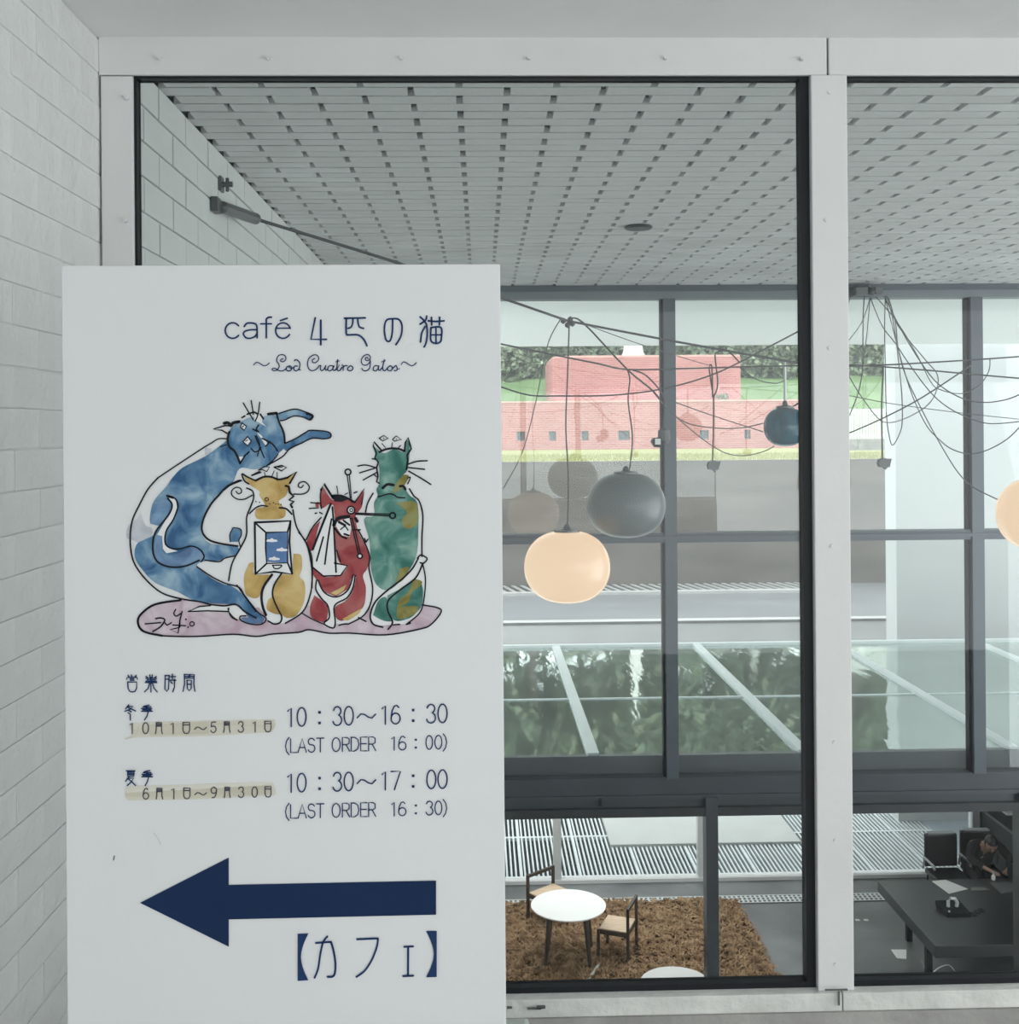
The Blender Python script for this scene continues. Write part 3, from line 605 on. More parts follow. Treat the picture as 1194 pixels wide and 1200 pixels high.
SS('D',[(375,278),(440,188),(422,290)],1.8,sm=False); SS('D',[(215,288),(150,450),(95,592)],2.6); SS('D',[(90,710),(165,772),(280,768),(325,702),(240,685)],1.9,sm=False)
SS('D',[(225,310),(235,440),(250,745)],2.1); SS('D',[(220,390),(200,500),(175,692)],2); SS('D',[(165,510),(120,670)],2); SS('D',[(255,600),(280,675)],1.6)
for a,b_ in (((325,100),(345,250)),((340,100),(355,280))): SS('D',[a,b_],1.3,sm=False)
i.circ(q('D',[(330,75)])[0],3.4,1.9,6); i.circ(q('D',[(350,330)])[0],4.4,1.9,6); i.circ(q('D',[(352,330)])[0],1.8,1.2,6); i.circ(q('D',[(410,638)])[0],2.8,1.9,6); i.circ(q('E',[(240,500)])[0],3.4,2.1,6)
i.stroke(q('D',[(378,350)])+q('E',[(228,492)]),1.4,6,False); i.stroke(q('D',[(380,358)])+q('E',[(226,502)]),1.6,6,False)
SS('D',[(345,385),(400,622)],1.5); SS('D',[(358,385),(414,622)],1.5); SS('D',[(345,385),(358,385)],1.5)
SS('D',[(235,430),(265,385),(335,373)],4); SS('D',[(240,450),(280,500),(320,520)],2.2); SS('D',[(270,410),(310,432)],3); SS('D',[(300,400),(340,430)],2.2); SS('D',[(380,385),(392,405)],3.6); SS('D',[(370,462),(412,462)],1.8); SS('D',[(305,490),(335,500)],2.4); SS('D',[(280,460),(310,440),(330,465)],1.5)
SS('D',[(400,465),(440,545),(475,640),(470,720),(495,850),(480,960),(430,1040),(330,1095)],1.7); SS('D',[(150,380),(90,450),(50,530)],1.7); SS('D',[(0,480),(50,550),(85,700),(90,850)],1.5)
SS('D',[(80,280),(140,285)],1.5); SS('D',[(70,320),(130,315)],1.5); SS('D',[(110,352),(120,350)],1.8); SS('D',[(140,345),(158,355)],1.5); SS('D',[(255,170),(263,220)],1.2); SS('D',[(310,225),(330,215)],1.2); SS('D',[(370,215),(390,208)],1.8)
SS('D',[(120,800),(115,860),(150,920),(195,970),(205,1050),(170,1090),(230,1120),(245,1080),(240,970),(320,920),(360,860),(378,770)],1.8); SS('D',[(130,800),(170,880),(250,912),(330,865),(365,765)],1.8)
SS('D',[(270,1102),(295,1095),(325,1092)],1.8); SS('D',[(400,1050),(450,1075)],1.8); SS('D',[(20,1020),(100,1065),(170,1095)],1.4); SS('D',[(440,520),(450,545)],1.6); SS('D',[(450,545),(465,525)],1.6)
part(i,'red_cat_outline',INK)
# --- green cat
i=Ink(); i.poly(q('E',[(135,110),(190,150),(250,125),(300,140),(325,75),(335,130),(325,240),(290,290),(330,380),(380,430),(385,590),(370,740),(290,860),(215,920),(150,890),(120,800),(110,640),(80,520),(135,500),(135,430),(155,390),(150,350),(165,320),(165,230),(150,190)]),4,True)
i.poly(q('E',[(210,950),(300,905),(380,860),(410,910),(405,1000),(380,1040),(330,1080),(250,1090),(215,1020)]),4,True); i.poly(q('E',[(130,1060),(160,980),(205,960),(215,1040),(240,1090),(190,1092)]),4,True); part(i,'green_cat_wash',GRN)
i=Ink()
for pl in ([(260,430),(370,425),(380,540),(320,575),(290,530),(320,480)],[(280,800),(330,790),(310,850),(262,880)],[(300,270),(332,280),(290,350),(245,370),(260,320)],[(360,855),(405,870),(395,895),(350,930),(330,985),(290,1010),(340,1010),(380,1010),(370,1050),(270,1080),(275,980),(330,930)]): i.poly(q('E',pl),5,True)
part(i,'green_cat_olive_wash',OLV)
i=Ink()
SS('E',[(175,130),(135,85),(132,110),(150,150),(140,175),(160,200),(150,230),(158,280),(150,310),(165,318)],1.9,sm=False); SS('E',[(165,143),(200,128),(240,122),(275,125),(308,138)],2.4); SS('E',[(308,135),(312,90),(327,62),(338,100),(345,125),(322,160),(325,190),(318,240)],2,sm=False)
SS('E',[(45,222),(90,216),(150,232)],1.6); SS('E',[(55,260),(140,234)],1.6); SS('E',[(75,300),(140,264)],1.6); SS('E',[(125,180),(150,185)],1.6); SS('E',[(330,210),(380,195),(435,192)],1.7); SS('E',[(330,230),(420,240)],1.7); SS('E',[(330,250),(400,290),(455,325)],1.8); SS('E',[(325,290),(340,285),(325,322)],1.4)
SS('E',[(185,345),(210,325),(245,328)],3.2); SS('E',[(282,335),(300,335),(312,352)],3); SS('E',[(160,395),(220,378),(250,385),(270,398),(310,400)],1.6); SS('E',[(148,258),(138,270),(150,282)],1.4)
SS('E',[(335,350),(360,390),(390,420),(410,500),(405,620),(405,730)],1.8); SS('E',[(410,775),(425,860),(415,980),(390,1050),(320,1110)],1.6); SS('E',[(130,375),(100,430),(88,480)],1.8)
for pl in ([(165,65),(190,50),(215,65),(185,80),(165,65)],[(240,72),(260,52),(290,72),(250,82),(240,72)]): SS('E',pl,1.3,sm=False)
i.dot(q('E',[(190,66)])[0],.7,6); i.dot(q('E',[(262,70)])[0],.7,6); SS('E',[(180,95),(200,118)],.9); SS('E',[(240,90),(235,115)],1); SS('E',[(285,105),(272,120)],1.2)
SS('E',[(380,740),(400,722),(434,742),(415,768),(395,765)],1.8); SS('E',[(385,740),(350,800),(290,860),(200,930),(140,990),(115,1060),(130,1110),(185,1128)],2); SS('E',[(410,768),(370,850),(280,920),(215,980),(215,1040),(240,1100),(215,1140)],2)
SS('E',[(245,1115),(280,1112)],1.6); SS('E',[(318,1112),(340,1105)],2)
part(i,'green_cat_outline',INK)
i=Ink(); i.stroke(base,1.8,6); i.stroke(q('B',[(430,860),(250,890),(150,960),(130,1020),(170,1080),(300,1110)]),2.6,6); SS('B',[(640,898),(560,905),(480,940),(620,935),(770,940),(768,915)],1.6,sm=False); SS('B',[(770,945),(800,980),(830,1000)],1.3)
SS('B',[(180,1027),(290,1018)],1.6); SS('B',[(255,990),(290,985),(318,1000),(290,1045),(235,1080)],1.9); SS('B',[(320,1020),(335,1035),(365,1018)],1.5)
SS('B',[(395,925),(382,955),(400,972),(430,955)],1.6); SS('B',[(440,940),(425,1000),(412,1092),(355,1068),(420,1052)],1.6,sm=False); SS('B',[(375,1035),(465,1040)],1.5); SS('B',[(425,1000),(425,1050)],1.3); i.circ(q('B',[(510,1027)])[0],2.6,1.3,6); i.dot(q('B',[(467,995)])[0],1.1,6); i.dot(q('B',[(482,1050)])[0],1,6)
part(i,'ground_outline_and_signature',INK)
# --- lettering
def text(name): 
    return Ink()
i=Ink(); W=2.1
def TT(c,pts,w=None,sm=True): i.stroke(q(c,pts),w or W,6,sm)
def arc(cx,cy,rx,ry,a0,a1,n=14): return [(cx+rx*math.cos(math.radians(a0+(a1-a0)*k/n)),cy+ry*math.sin(math.radians(a0+(a1-a0)*k/n))) for k in range(n+1)]
TT('T',arc(140,218,70,73,-38,-322),2.0,False)
TT('T',[(248,180),(270,152),(305,147),(350,155),(366,185),(368,285)],2.1); TT('T',[(366,210),(300,212),(255,225),(240,250),(262,283),(300,290),(345,275),(368,245)],1.9)
TT('T',[(502,93),(475,95),(455,112),(454,150),(454,285)],2.1); TT('T',[(402,155),(502,155)],1.8,False)
TT('T',[(540,197),(678,195)],1.6,False); TT('T',arc(610,218,70,73,-17,-330),2.0,False); TT('T',[(585,125),(650,103)],2.0,False)
TT('T',[(910,100),(870,300),(1015,300)],2.2,False); TT('T',[(962,122),(962,350)],2.4,False)
TT('T2',[(108,103),(302,100)],2.2,False); TT('T2',[(125,103),(125,240),(145,258),(230,258),(280,290),(305,330),(318,360)],2.2); TT('T2',[(187,103),(184,150),(170,185),(140,198)],2); TT('T2',[(232,103),(236,150),(250,185),(288,198)],2)
TT('T2',[(558,118),(555,230),(540,300),(520,320),(495,300),(480,220),(487,150),(510,115),(560,108),(610,112),(640,150),(645,210),(630,280),(588,350)],2.1)
TT('T2',[(815,90),(850,125),(875,170),(880,260),(870,330),(852,370)],2.2); TT('T2',[(875,82),(865,120),(815,158)],2.1); TT('T2',[(860,180),(830,240),(818,325)],2.1)
TT('T2',[(890,127),(960,133),(1038,127)],2.1); TT('T2',[(920,95),(922,165)],2.2,False); TT('T2',[(996,95),(994,165)],2.2,False)
TT('T2',[(915,190),(1008,190),(1012,290),(1000,325),(962,338),(925,325),(912,290),(915,190)],2.2); TT('T2',[(962,190),(962,335)],2,False); TT('T2',[(915,258),(1010,258)],1.8,False)
i.out('title_lettering',NAVY)
i=Ink()
S_=1.15
TT('T',[(335,540),(360,515),(385,520),(430,545),(460,540),(482,520)],1.2)
def scr(c,dx=0,*strokes):
    for pts,w_ in strokes: TT(c,[(a+dx,b) for a,b in pts],w_)
scr('T',0,([(610,480),(590,490),(590,505),(615,508),(635,485),(630,455),(600,442),(565,455),(550,500),(570,530),(572,560),(545,590),(515,590),(510,575),(535,570),(570,590),(600,595),(630,580),(648,555)],1.3),
 ([(665,548),(645,560),(640,582),(660,595),(685,585),(690,560),(670,546),(668,560),(690,570),(712,560)],1.4),([(745,550),(720,550),(710,575),(725,593),(750,585),(765,555),(765,520),(745,495),(725,490),(715,500)],1.4),([(765,550),(760,580),(772,585)],1.4))
scr('T',0,([(905,480),(885,490),(885,510),(905,518),(935,500),(942,470),(920,445),(885,450),(850,480),(838,530),(855,580),(890,592),(925,575),(948,545)],1.3),
 ([(948,545),(962,545),(958,575),(970,592),(990,580),(1008,548)],1.3),([(1008,545),(1003,575),(1015,588),(1030,570)],1.4),([(1078,550),(1050,545),(1028,565),(1030,588),(1055,592),(1075,570),(1085,548)],1.3),([(1080,550),(1075,580),(1090,590),(1110,570)],1.4))
scr('T2',0,([(20,590),(40,575),(60,540)],1),([(45,490),(38,560),(45,588),(65,590),(85,560)],1.5),([(28,510),(62,500)],1),([(85,540),(97,548),(95,590)],1.3),([(95,565),(115,545),(135,548)],1.4),
 ([(160,548),(138,570),(145,590),(175,590),(188,565),(170,547),(158,550)],1.4),
 ([(330,478),(318,468),(304,476),(306,492),(325,498),(345,484),(350,462),(328,442),(296,450),(270,480),(266,512),(282,538),(312,540),(338,522),(350,495)],1.3),([(350,495),(345,560),(320,590),(285,590),(270,570)],1.3),
 ([(425,550),(395,545),(378,565),(380,588),(405,592),(428,560)],1.3),([(428,548),(425,580),(440,588),(458,565)],1.4),([(480,490),(465,560),(472,588),(490,590),(510,565)],1.4),([(455,510),(490,500)],1),
 ([(530,548),(510,570),(518,590),(545,590),(555,565),(540,547),(530,550)],1.4),([(555,575),(575,555),(590,545),(600,575),(590,592),(572,590)],1.4),([(600,580),(625,572)],1),
 ([(638,535),(655,512),(680,515),(730,545),(755,540),(778,518)],1.2))
i.out('subtitle_lettering',NAVY)
# opening hours kanji
i=Ink(); 
def KK(c,L,w=1.5):
    for pts in L: i.stroke(q(c,pts),w,6,False)
KK('K',[[(120,135),(135,160)],[(165,130),(172,158)],[(235,135),(215,160)],[(100,190),(108,165),(245,165),(250,190)],[(150,185),(150,205),(205,205),(205,185),(150,185)],[(115,230),(240,230),(238,320),(215,362),(180,370),(145,362),(120,320),(115,230)],
 [(372,150),(392,170)],[(425,130),(428,165)],[(458,130),(456,165)],[(515,150),(495,170)],[(370,178),(518,178)],[(385,200),(505,200)],[(362,238),(522,238)],[(372,220),(515,220)],[(440,165),(440,370)],[(425,240),(400,320),(350,368)],[(458,240),(485,320),(528,368)],
 [(635,140),(700,140)],[(640,140),(635,330),(660,360),(685,330),(695,140)],[(640,190),(690,190)],[(715,155),(785,155)],[(740,120),(740,190)],[(705,205),(790,205)],[(770,190),(768,300),(745,368)],[(715,225),(740,250)],
 [(905,125),(970,125),(968,175)],[(908,125),(910,260),(888,362)],[(908,150),(968,150)],[(908,175),(968,175)],[(985,125),(1045,125),(1040,260),(1055,360)],[(985,125),(985,175),(1040,175)],[(985,150),(1040,150)],[(945,205),(1005,205),(1003,320),(975,352),(948,320),(945,205)],[(945,262),(1003,262)]])
KK('K',[[(130,550),(85,605)],[(120,572),(188,572),(150,610),(75,640)],[(120,585),(160,605),(225,635)],[(125,625),(165,648)],[(120,660),(150,680),(152,762)],
 [(415,555),(340,570)],[(308,602),(450,602)],[(330,580),(440,580)],[(380,560),(380,610)],[(345,615),(375,590),(430,610)],[(325,620),(440,622)],[(308,640),(458,640)],[(385,622),(400,650),(385,710),(350,760)]])
KK('K3',[[(95,160),(215,160)],[(115,172),(112,235),(200,235),(205,172),(115,172)],[(115,192),(203,192)],[(115,212),(203,212)],[(135,240),(85,305)],[(110,262),(200,262),(160,320),(110,365)],[(125,275),(170,310),(225,365)],
 [(425,155),(345,172)],[(315,210),(455,205)],[(335,185),(440,185)],[(385,160),(385,215)],[(350,218),(380,195),(435,212)],[(330,225),(440,225)],[(312,243),(462,243)],[(390,225),(405,255),(390,310),(360,365)]])
i.out('hours_heading',NAVY)
# stroke alphabet (unit box, y down)
def ell(x0,y0,x1,y1,a0=0,a1=360,n=18): return arc((x0+x1)/2,(y0+y1)/2,(x1-x0)/2,(y1-y0)/2,a0,a1,n)
G={'1':[[(.05,.17),(.75,.02),(.75,1)]],'0':[ell(0,0,1,1)],'3':[ell(.08,0,.92,.46,190,410)+ell(0,.44,1,1,-75,165)],
 '6':[[(.85,.12),(.62,0),(.35,.05),(.1,.3),(0,.7)],ell(0,.42,1,1)],'7':[[(0,.02),(1,.02),(.35,1)]],'5':[[(.95,.02),(.2,.02),(.1,.45)],[(.1,.45)]+ell(0,.38,1,1,-80,160)],
 '9':[ell(0,0,1,.58),[(1,.3),(.9,.7),(.65,.95),(.2,1)]],
 'L':[[(0,0),(0,1),(1,1)]],'A':[[(0,1),(.5,0),(1,1)],[(.18,.65),(.82,.65)]],'S':[ell(.02,0,.95,.48,-20,-250)+ell(0,.46,1,1,-70,160)],'T':[[(0,0),(1,0)],[(.5,0),(.5,1)]],
 'O':[ell(0,0,1,1)],'R':[[(0,1),(0,0),(.6,0),(.92,.1),(.92,.42),(.6,.52),(0,.52)],[(.5,.52),(1,1)]],'D':[[(0,0),(0,1),(.45,1),(.85,.85),(1,.5),(.85,.15),(.45,0),(0,0)]],'E':[[(1,0),(0,0),(0,1),(1,1)],[(0,.48),(.9,.48)]],
 '(':[[(1,0),(.4,.2),(.15,.5),(.4,.8),(1,1)]],')':[[(0,0),(.6,.2),(.85,.5),(.6,.8),(0,1)]],
 '~':[[(0,.62),(.2,.42),(.4,.45),(.6,.6),(.8,.65),(1,.45)]],
 'M':[[(.12,0),(.1,.7),(0,1)],[(.12,0),(.88,0),(.88,.7),(1,1)],[(.12,.12),(.88,.12)],[(.12,.24),(.88,.24)],[(.12,.32),(.88,.32)]],
 'N':[[(.02,0),(.98,0),(.98,.7),(.8,.95),(.5,1),(.2,.95),(.02,.7),(.02,0)],[(.02,.22),(.98,.22)]]}
def word(c,chars,top,h,slope,w):
    for ch,x0,x1 in chars:
        t0=top+slope*(x0-60)
        if ch==':':
            for yy in (t0+h*.28,t0+h*.85): 
                a,b_=q(c,[(x0,yy)])[0]; i.poly([(a-.9*w,b_-.9*w),(a+.9*w,b_-.9*w),(a+.9*w,b_+.9*w),(a-.9*w,b_+.9*w)],6)
            continue
        hh=h*1.25 if ch in '()' else h; tt=t0-(h*.1 if ch in '()' else 0)
        for st_ in G[ch]: i.stroke(q(c,[(x0+a*(x1-x0),tt+b_*hh+slope*a*(x1-x0)) for a,b_ in st_]),w,6,False)
r1=[('1',68,100),('0',132,191),(':',281,281),('3',370,428),('0',445,506),('~',532,655),('1',697,727),('6',758,818),(':',905,905),('3',994,1053),('0',1070,1131)]
r2=[('(',50,78),('L',88,130),('A',138,193),('S',205,250),('T',262,310),('O',365,418),('R',433,482),('D',492,543),('E',555,597),('R',608,655),('1',762,784),('6',808,857),(':',923,923),('0',990,1034),('0',1050,1096),(')',1105,1132)]
i=Ink(); word('H',r1,84,124,-.025,1.7); i.out('winter_hours_lettering',NAVY)
i=Ink(); word('H',r2,290,92,-.024,1.35); i.out('winter_last_order_lettering',NAVY)
i=Ink(); word('H',[(('7',758,820) if (k_==7) else ('0',996,1056) if k_==9 else c) for k_,c in enumerate(r1)],522,124,-.025,1.7); i.out('summer_hours_lettering',NAVY)
i=Ink(); word('H',[(('3',990,1036) if k_==13 else c) for k_,c in enumerate(r2)],728,92,-.024,1.35); i.out('summer_last_order_lettering',NAVY)
GREYL=mat('dark_grey_lettering',(.045,.05,.07),.5,.1,20)
i=Ink(); word('K',[('1',148,188),('0',325,405),('M',503,600),('1',718,762),('N',887,983),('~',1050,1215)],800,155,-.004,1.35); word('K2',[('5',155,213),('M',295,366),('3',452,510),('1',612,645),('N',740,810)],242,115,-.012,1.35); i.out('winter_dates_lettering',GREYL)
i=Ink(); word('K3',[('6',330,408),('M',513,605),('1',728,772),('N',897,988),('~',1055,1215)],405,150,-.004,1.35); word('K2',[('9',160,218),('M',302,368),('3',455,513),('0',602,660),('N',742,810)],950,112,-.012,1.35); i.out('summer_dates_lettering',GREYL)
# tape strips
TAPE=mat('yellowed_sticky_tape',(.53,.51,.42),.4,0,14,col2=(.62,.62,.57),stretch=(.3,1,3)); TAPE2=mat('darker_tape_glue',(.50,.48,.39),.5,.1,18,stretch=(.3,1,3))
i=Ink(); i.poly([(150,848),(170,846),(250,844.5),(322,843),(323,850),(319,858),(245,862.5),(165,864),(149,866),(156,860)],2); i.out('tape_strip',TAPE)
i=Ink(); i.poly([(147,927),(148,921.5),(230,919),(319,916),(321,920),(324,930),(320,932.5),(235,936.5),(150,938),(147,934)],2); i.out('tape_strip',TAPE)
i=Ink(); i.poly([(147,929),(230,925),(318,920),(318,931),(235,935),(148,934)],3); i.poly([(175,849),(245,846),(245,860),(175,862)],3); i.out('glue_stain',TAPE2)
i=Ink(); i.stroke([(147,866),(158,862),(162,852)],1,3); i.stroke([(250,848),(320,851)],.8,3); i.stroke([(180,976),(186,984),(188,990)],.7,3); i.out('scuff_mark',TAPE2)
i=Ink(); i.stroke([(134,1003),(133,1008)],1.2,3); i.out('scratch',GREYL)
ARR=mat('navy_arrow_vinyl',(.008,.024,.072),.6,.04,10,spec=.12)
i=Ink(); i.poly([(164,1058),(268,1005),(268,1037),(511,1032),(511,1072),(268,1077.5),(268,1109.5)],4); i.out('arrow',ARR)
i=Ink(); 
def ZZ(pts,w=2.8,sm=True): i.stroke(q('Z',pts),w,6,sm)
i.poly(q('Z',[(112,85),(188,83)]+[(135+ (188-135)*(abs(t_)**1.7),248+165*t_) for t_ in (-.95,-.8,-.6,-.4,-.2,0,.2,.4,.6,.8,.95)]+[(190,410),(112,416)]),5)
i.poly(q('Z',[(1085,65),(1085,388),(1012,390)]+[(1064-(1064-1010)*(abs(t_)**1.7),228-160*t_) for t_ in (-.95,-.8,-.6,-.4,-.2,0,.2,.4,.6,.8,.95)]+[(1010,66)]),5)
ZZ([(240,150),(290,146),(345,142)],2.4,False); ZZ([(345,142),(362,200),(376,290),(372,360),(355,385),(322,386)],2.5); ZZ([(320,104),(290,145),(270,230),(255,330),(230,393)],2.3)
ZZ([(528,124),(672,118)],2.4,False); ZZ([(674,120),(665,180),(630,270),(580,345),(523,387)],2.3); ZZ([(857,177),(920,174)],2.2,False); ZZ([(885,178),(884,378)],2.5,False); ZZ([(850,382),(920,379)],2.4,False)
i.out('cafe_lettering',NAVY)
# pale box behind the sign
yb1=1.60; p=P(620,1191.5,yb1+.306)
o=empty('storage_box',(p.x-.2,yb1+.15,ZF),'pale grey-green box with rounded lid standing behind the sign','box')
BX=mat('pale_green_box_plastic',(.52,.57,.53),.6,.05,4)
obj('box_body',B(p.x-.42,p.x-.006,yb1,yb1+.3,ZF,p.z-.04,bev=.01),BX,o); obj('box_lid',B(p.x-.426,p.x,yb1-.006,yb1+.306,p.z-.042,p.z,bev=.008),BX,o)
# ================================================================== ATRIUM CABLES AND LAMPS
CAB=mat('dark_cable_rubber',(.04,.042,.048),.5,.1,9); CABG=mat('grey_cable_rubber',(.11,.115,.12),.5,.1,9)
def wirepts(pts,Y0,Y1):
    pts=smooth_pts(pts,4); n=len(pts)-1; return [P(a,b_,Y0+(Y1-Y0)*k/n) for k,(a,b_) in enumerate(pts)]
def wire(name,pts,Y0,Y1,r,m=CAB,parent=None):
    bm=bmesh.new(); tube(bm,wirepts(pts,Y0,Y1),r,6); return obj(name,bm,m,parent,smooth=True)
# turnbuckle on left wall + main cable
yt=XLI/ (P(248,240,1).x); pt=P(248,240,yt)
tb=empty('tension_wire',(XLI,yt,pt.z),'thick dark tension wire from the steel turnbuckle on the left wall across the atrium','wire')
STL=mat('dark_steel_fitting',(.12,.125,.13),.35,.1,6,metal=.7)
p0=P(255,241,yt+.03); p1=P(304,258,yt+.55)
bm=bmesh.new(); tube(bm,[p0,p0.lerp(p1,.08),p0.lerp(p1,.1),p0.lerp(p1,.9),p0.lerp(p1,.93),p1],[.012,.012,.03,.03,.018,.01],12); obj('turnbuckle',bm,STL,tb,smooth=False)
obj('wall_bracket',B(XLI+.001,XLI+.035,yt-.03,yt+.05,pt.z-.035,pt.z+.035,bev=.004),STL,tb)
wire('wire',[(304,258),(450,303),(590,350),(665,376)],yt+.55,8.0,.009,CAB,tb)
wire('wire',[(665,376),(790,400),(921,423),(950,427)],8.0,8.6,.009,CAB,tb)
bm=bmesh.new(); c=P(665,376,8.0)
for dx,dz in ((-.03,0),(.02,.01),(.035,-.02),(0,-.03)): bmesh.ops.create_icosphere(bm,subdivisions=1,radius=.024,matrix=Matrix.Translation((c.x+dx,c.y,c.z+dz)))
obj('clamp',bm,CAB,tb)
p=P(258,216,yt+.0); pb=Vector((XLI,yt,0)); z=P(258,216,XLI/P(258,216,1).x).z; yy=XLI/P(258,216,1).x
o=empty('wall_anchor',(XLI,yy,z),'small dark steel anchor bolt on the left wall just above the turnbuckle','anchor')
bm=bmesh.new(); box(bm,XLI-.005,XLI+.012,yy-.035,yy+.035,z-.035,z+.035); obj('anchor_plate',bm,STL,o)
bm=bmesh.new(); tube(bm,[(XLI+.01,yy,z),(XLI+.06,yy,z)],.014,8); tube(bm,[(XLI+.035,yy,z+.03),(XLI+.035,yy,z-.035)],.009,6); obj('anchor_bolt',bm,STL,o)
def tw(label,pts,Y0,Y1,r,m=CAB):
    o=wire('cable',pts,Y0,Y1,r*.82,m); return tag(o,label,'cable')
tw('straight dark cable sagging to a knot above the grey globe then running level',[(586,403),(640,414),(700,426),(735,433),(800,432),(870,430),(952,428)],7.6,8.4,.008)
tw('dark cable sagging across the brick building then rising to the right behind the mullion',[(586,453),(620,463),(660,464),(720,463),(780,455),(840,437),(900,407),(955,378)],7.2,7.8,.007)
tw('dark cable running down right from the main knot to the window mullion',[(668,374),(683,378),(735,433),(765,458),(780,478)],8.0,8.5,.008)
tw('thin dark cable dipping in a shallow curve just left of the blue globe lamp',[(762,455),(787,484),(809,497),(844,502),(872,501),(894,496)],8.4,8.6,.006,CABG)
tw('thin straight cable slanting down to the left side of the blue globe lamp',[(790,471),(835,487),(894,506)],8.4,8.6,.005,CABG)
tw('thin cable with the lowest loop passing beneath the blue globe lamp',[(787,484),(820,512),(848,530),(872,534),(895,529),(907,523)],8.4,8.6,.005,CABG)
tw('faint thin wire slanting from the main knot behind the coiled cord',[(680,378),(740,400),(790,416),(830,428)],8.1,8.6,.004,CABG)
tw('short cable loop hanging right of the coiled cord above the blue globe lamp',[(866,430),(885,444),(905,449),(917,447),(935,435),(950,427)],8.5,8.6,.005,CABG)
tw('short dark cable rising right from the top of the blue globe lamp',[(927,478),(952,462)],8.55,8.6,.008)
tw('thin curved cable hanging at the left beside the sign edge',[(658,372),(645,395),(638,420),(628,470),(612,530),(590,572)],8.0,7.6,.005,CABG)
# globe lamps
def globe(px,py,w_,h_,Y,name_m,label,flat_top=.3,flat_bot=.12,cord=None,capw=.1):
    c=P(px,py,Y); rx=w_/2/F*Y; rz=h_/2/F*Y
    e=empty('globe_lamp',(c.x,c.y,c.z-rz),label,'pendant lamp')
    prof=[]
    for k in range(25):
        a=-math.pi/2+math.pi*k/24; r=rx*max(0.0,math.cos(a))**.80; z=rz*math.sin(a)
        if a<0: z=rz*math.copysign(abs(math.sin(a))**.95,-1)
        prof.append((max(r,.02),z))
    bm=bmesh.new(); lathe(bm,prof,c,48); obj('globe',bm,name_m,e,smooth=True)
    bm=bmesh.new(); lathe(bm,[(capw*rx*3,rz-.012),(capw*rx*3,rz+.006),(capw*rx,rz+.016),(.012,rz+.05)],c,20); obj('cap',bm,STL,e)
    if cord:
        pts=wirepts(cord,Y,Y); pts[-1]=Vector((c.x,c.y,c.z+rz+.03)); bm=bmesh.new(); tube(bm,pts,.006,6); obj('cord',bm,CAB,e)
    return e
LIT=mat('lit_peach_globe_glass',(.12,.09,.07),.25,.02,2,emit=(1.0,.70,.46),estr=.41)
globe(664.5,664,101,84,8.0,LIT,'glowing peach flattened globe lamp hanging low near the sign',cord=[(667,378),(665,440),(663,500),(666,560),(665,621)])
globe(733.5,592,93,76,8.2,mat('grey_globe_glass',(.13,.155,.16),.3,.06,2,spec=.5),'unlit grey flattened globe lamp above the glowing peach one',cord=[(735,433),(738,445),(736,470),(741,510),(739,540),(737,554)])
globe(1221,602,102,88,8.0,LIT,'glowing peach globe lamp cut off by the right edge of the photo',cord=[(1240,440),(1235,500),(1221,558)])
BLG=mat('petrol_blue_globe_glass',(.008,.085,.13),.10,.35,5,spec=.5,stretch=(3,3,.4))
e=globe(920,500,50,46,8.55,BLG,'small glossy petrol blue globe lamp on a straight rod beside the white mullion',capw=.14)
bm=bmesh.new(); tube(bm,[P(919.5,424,8.55),P(920,476,8.55)],.011,8); obj('rod',bm,ALU,e)
# hanging plug sockets
def socket(px,py,Y,cords,label):
    c=P(px,py,Y); e=empty('hanging_socket',(c.x,c.y,c.z-.03),label,'socket')
    bm=bmesh.new(); s=Y/F
    prism(bm,[(c.x+a*s,c.y-.03,c.z+b_*s) for a,b_ in ((-6,-4),(-7.5,0),(-6,4.5),(-1,6.5),(3,5),(7.5,5.5),(6,0),(5,-4.5),(2,-4.5),(1.5,-7),(-.5,-5))],(0,.06,0)); obj('socket_body',bm,mat('grey_socket_plastic',(.16,.17,.175),.5,.1,8),e)
    for cc in cords:
        bm=bmesh.new(); tube(bm,wirepts(cc,Y,Y),.006,6); obj('cord',bm,CAB,e)
socket(836,546,8.4,[[(835,541),(836,500),(836,466)],[(836,466),(832,440),(831,430),(834,430),(835,466)],[(836,466),(841,450),(838,420),(840,413),(852,411),(866,424)]],'grey socket block dangling on a coiled cord in front of the second pane')
socket(1036,543,8.4,[[(1034,537),(1033,480),(1035,430)]],'grey socket block dangling on a straight cord left of the white outdoor wall')
# floodlight
c=P(770,518,8.5)
e=empty('floodlight',(c.x,c.y,c.z-.05),'small black and white floodlight hanging beside the window mullion','floodlight')
s=8.5/F
bm=bmesh.new(); prism(bm,[(c.x+a*s,c.y-.04,c.z+b_*s) for a,b_ in ((-7,1),(-4,5),(6,5),(9,0),(6,-6),(-3,-6))],(0,.09,0)); obj('lamp_housing',bm,BLACK,e)
obj('lamp_face',B(c.x-3.5*s,c.x+3*s,c.y-.046,c.y-.04,c.z-3*s,c.z+4*s),mat('white_lamp_face',(.8,.82,.83),.4,.03,4),e)
bm=bmesh.new(); k_=P(778,512,8.5); lathe(bm,[(.035,-.05),(.05,-.02),(.045,.05),(.02,.07)],(k_.x,k_.y,k_.z),12); obj('lamp_mount',bm,CABG,e)
bm=bmesh.new(); tube(bm,wirepts([(742,434),(757,440),(775,460),(778,475),(777,507)],8.2,8.5),.006,6); obj('cord',bm,CAB,e)
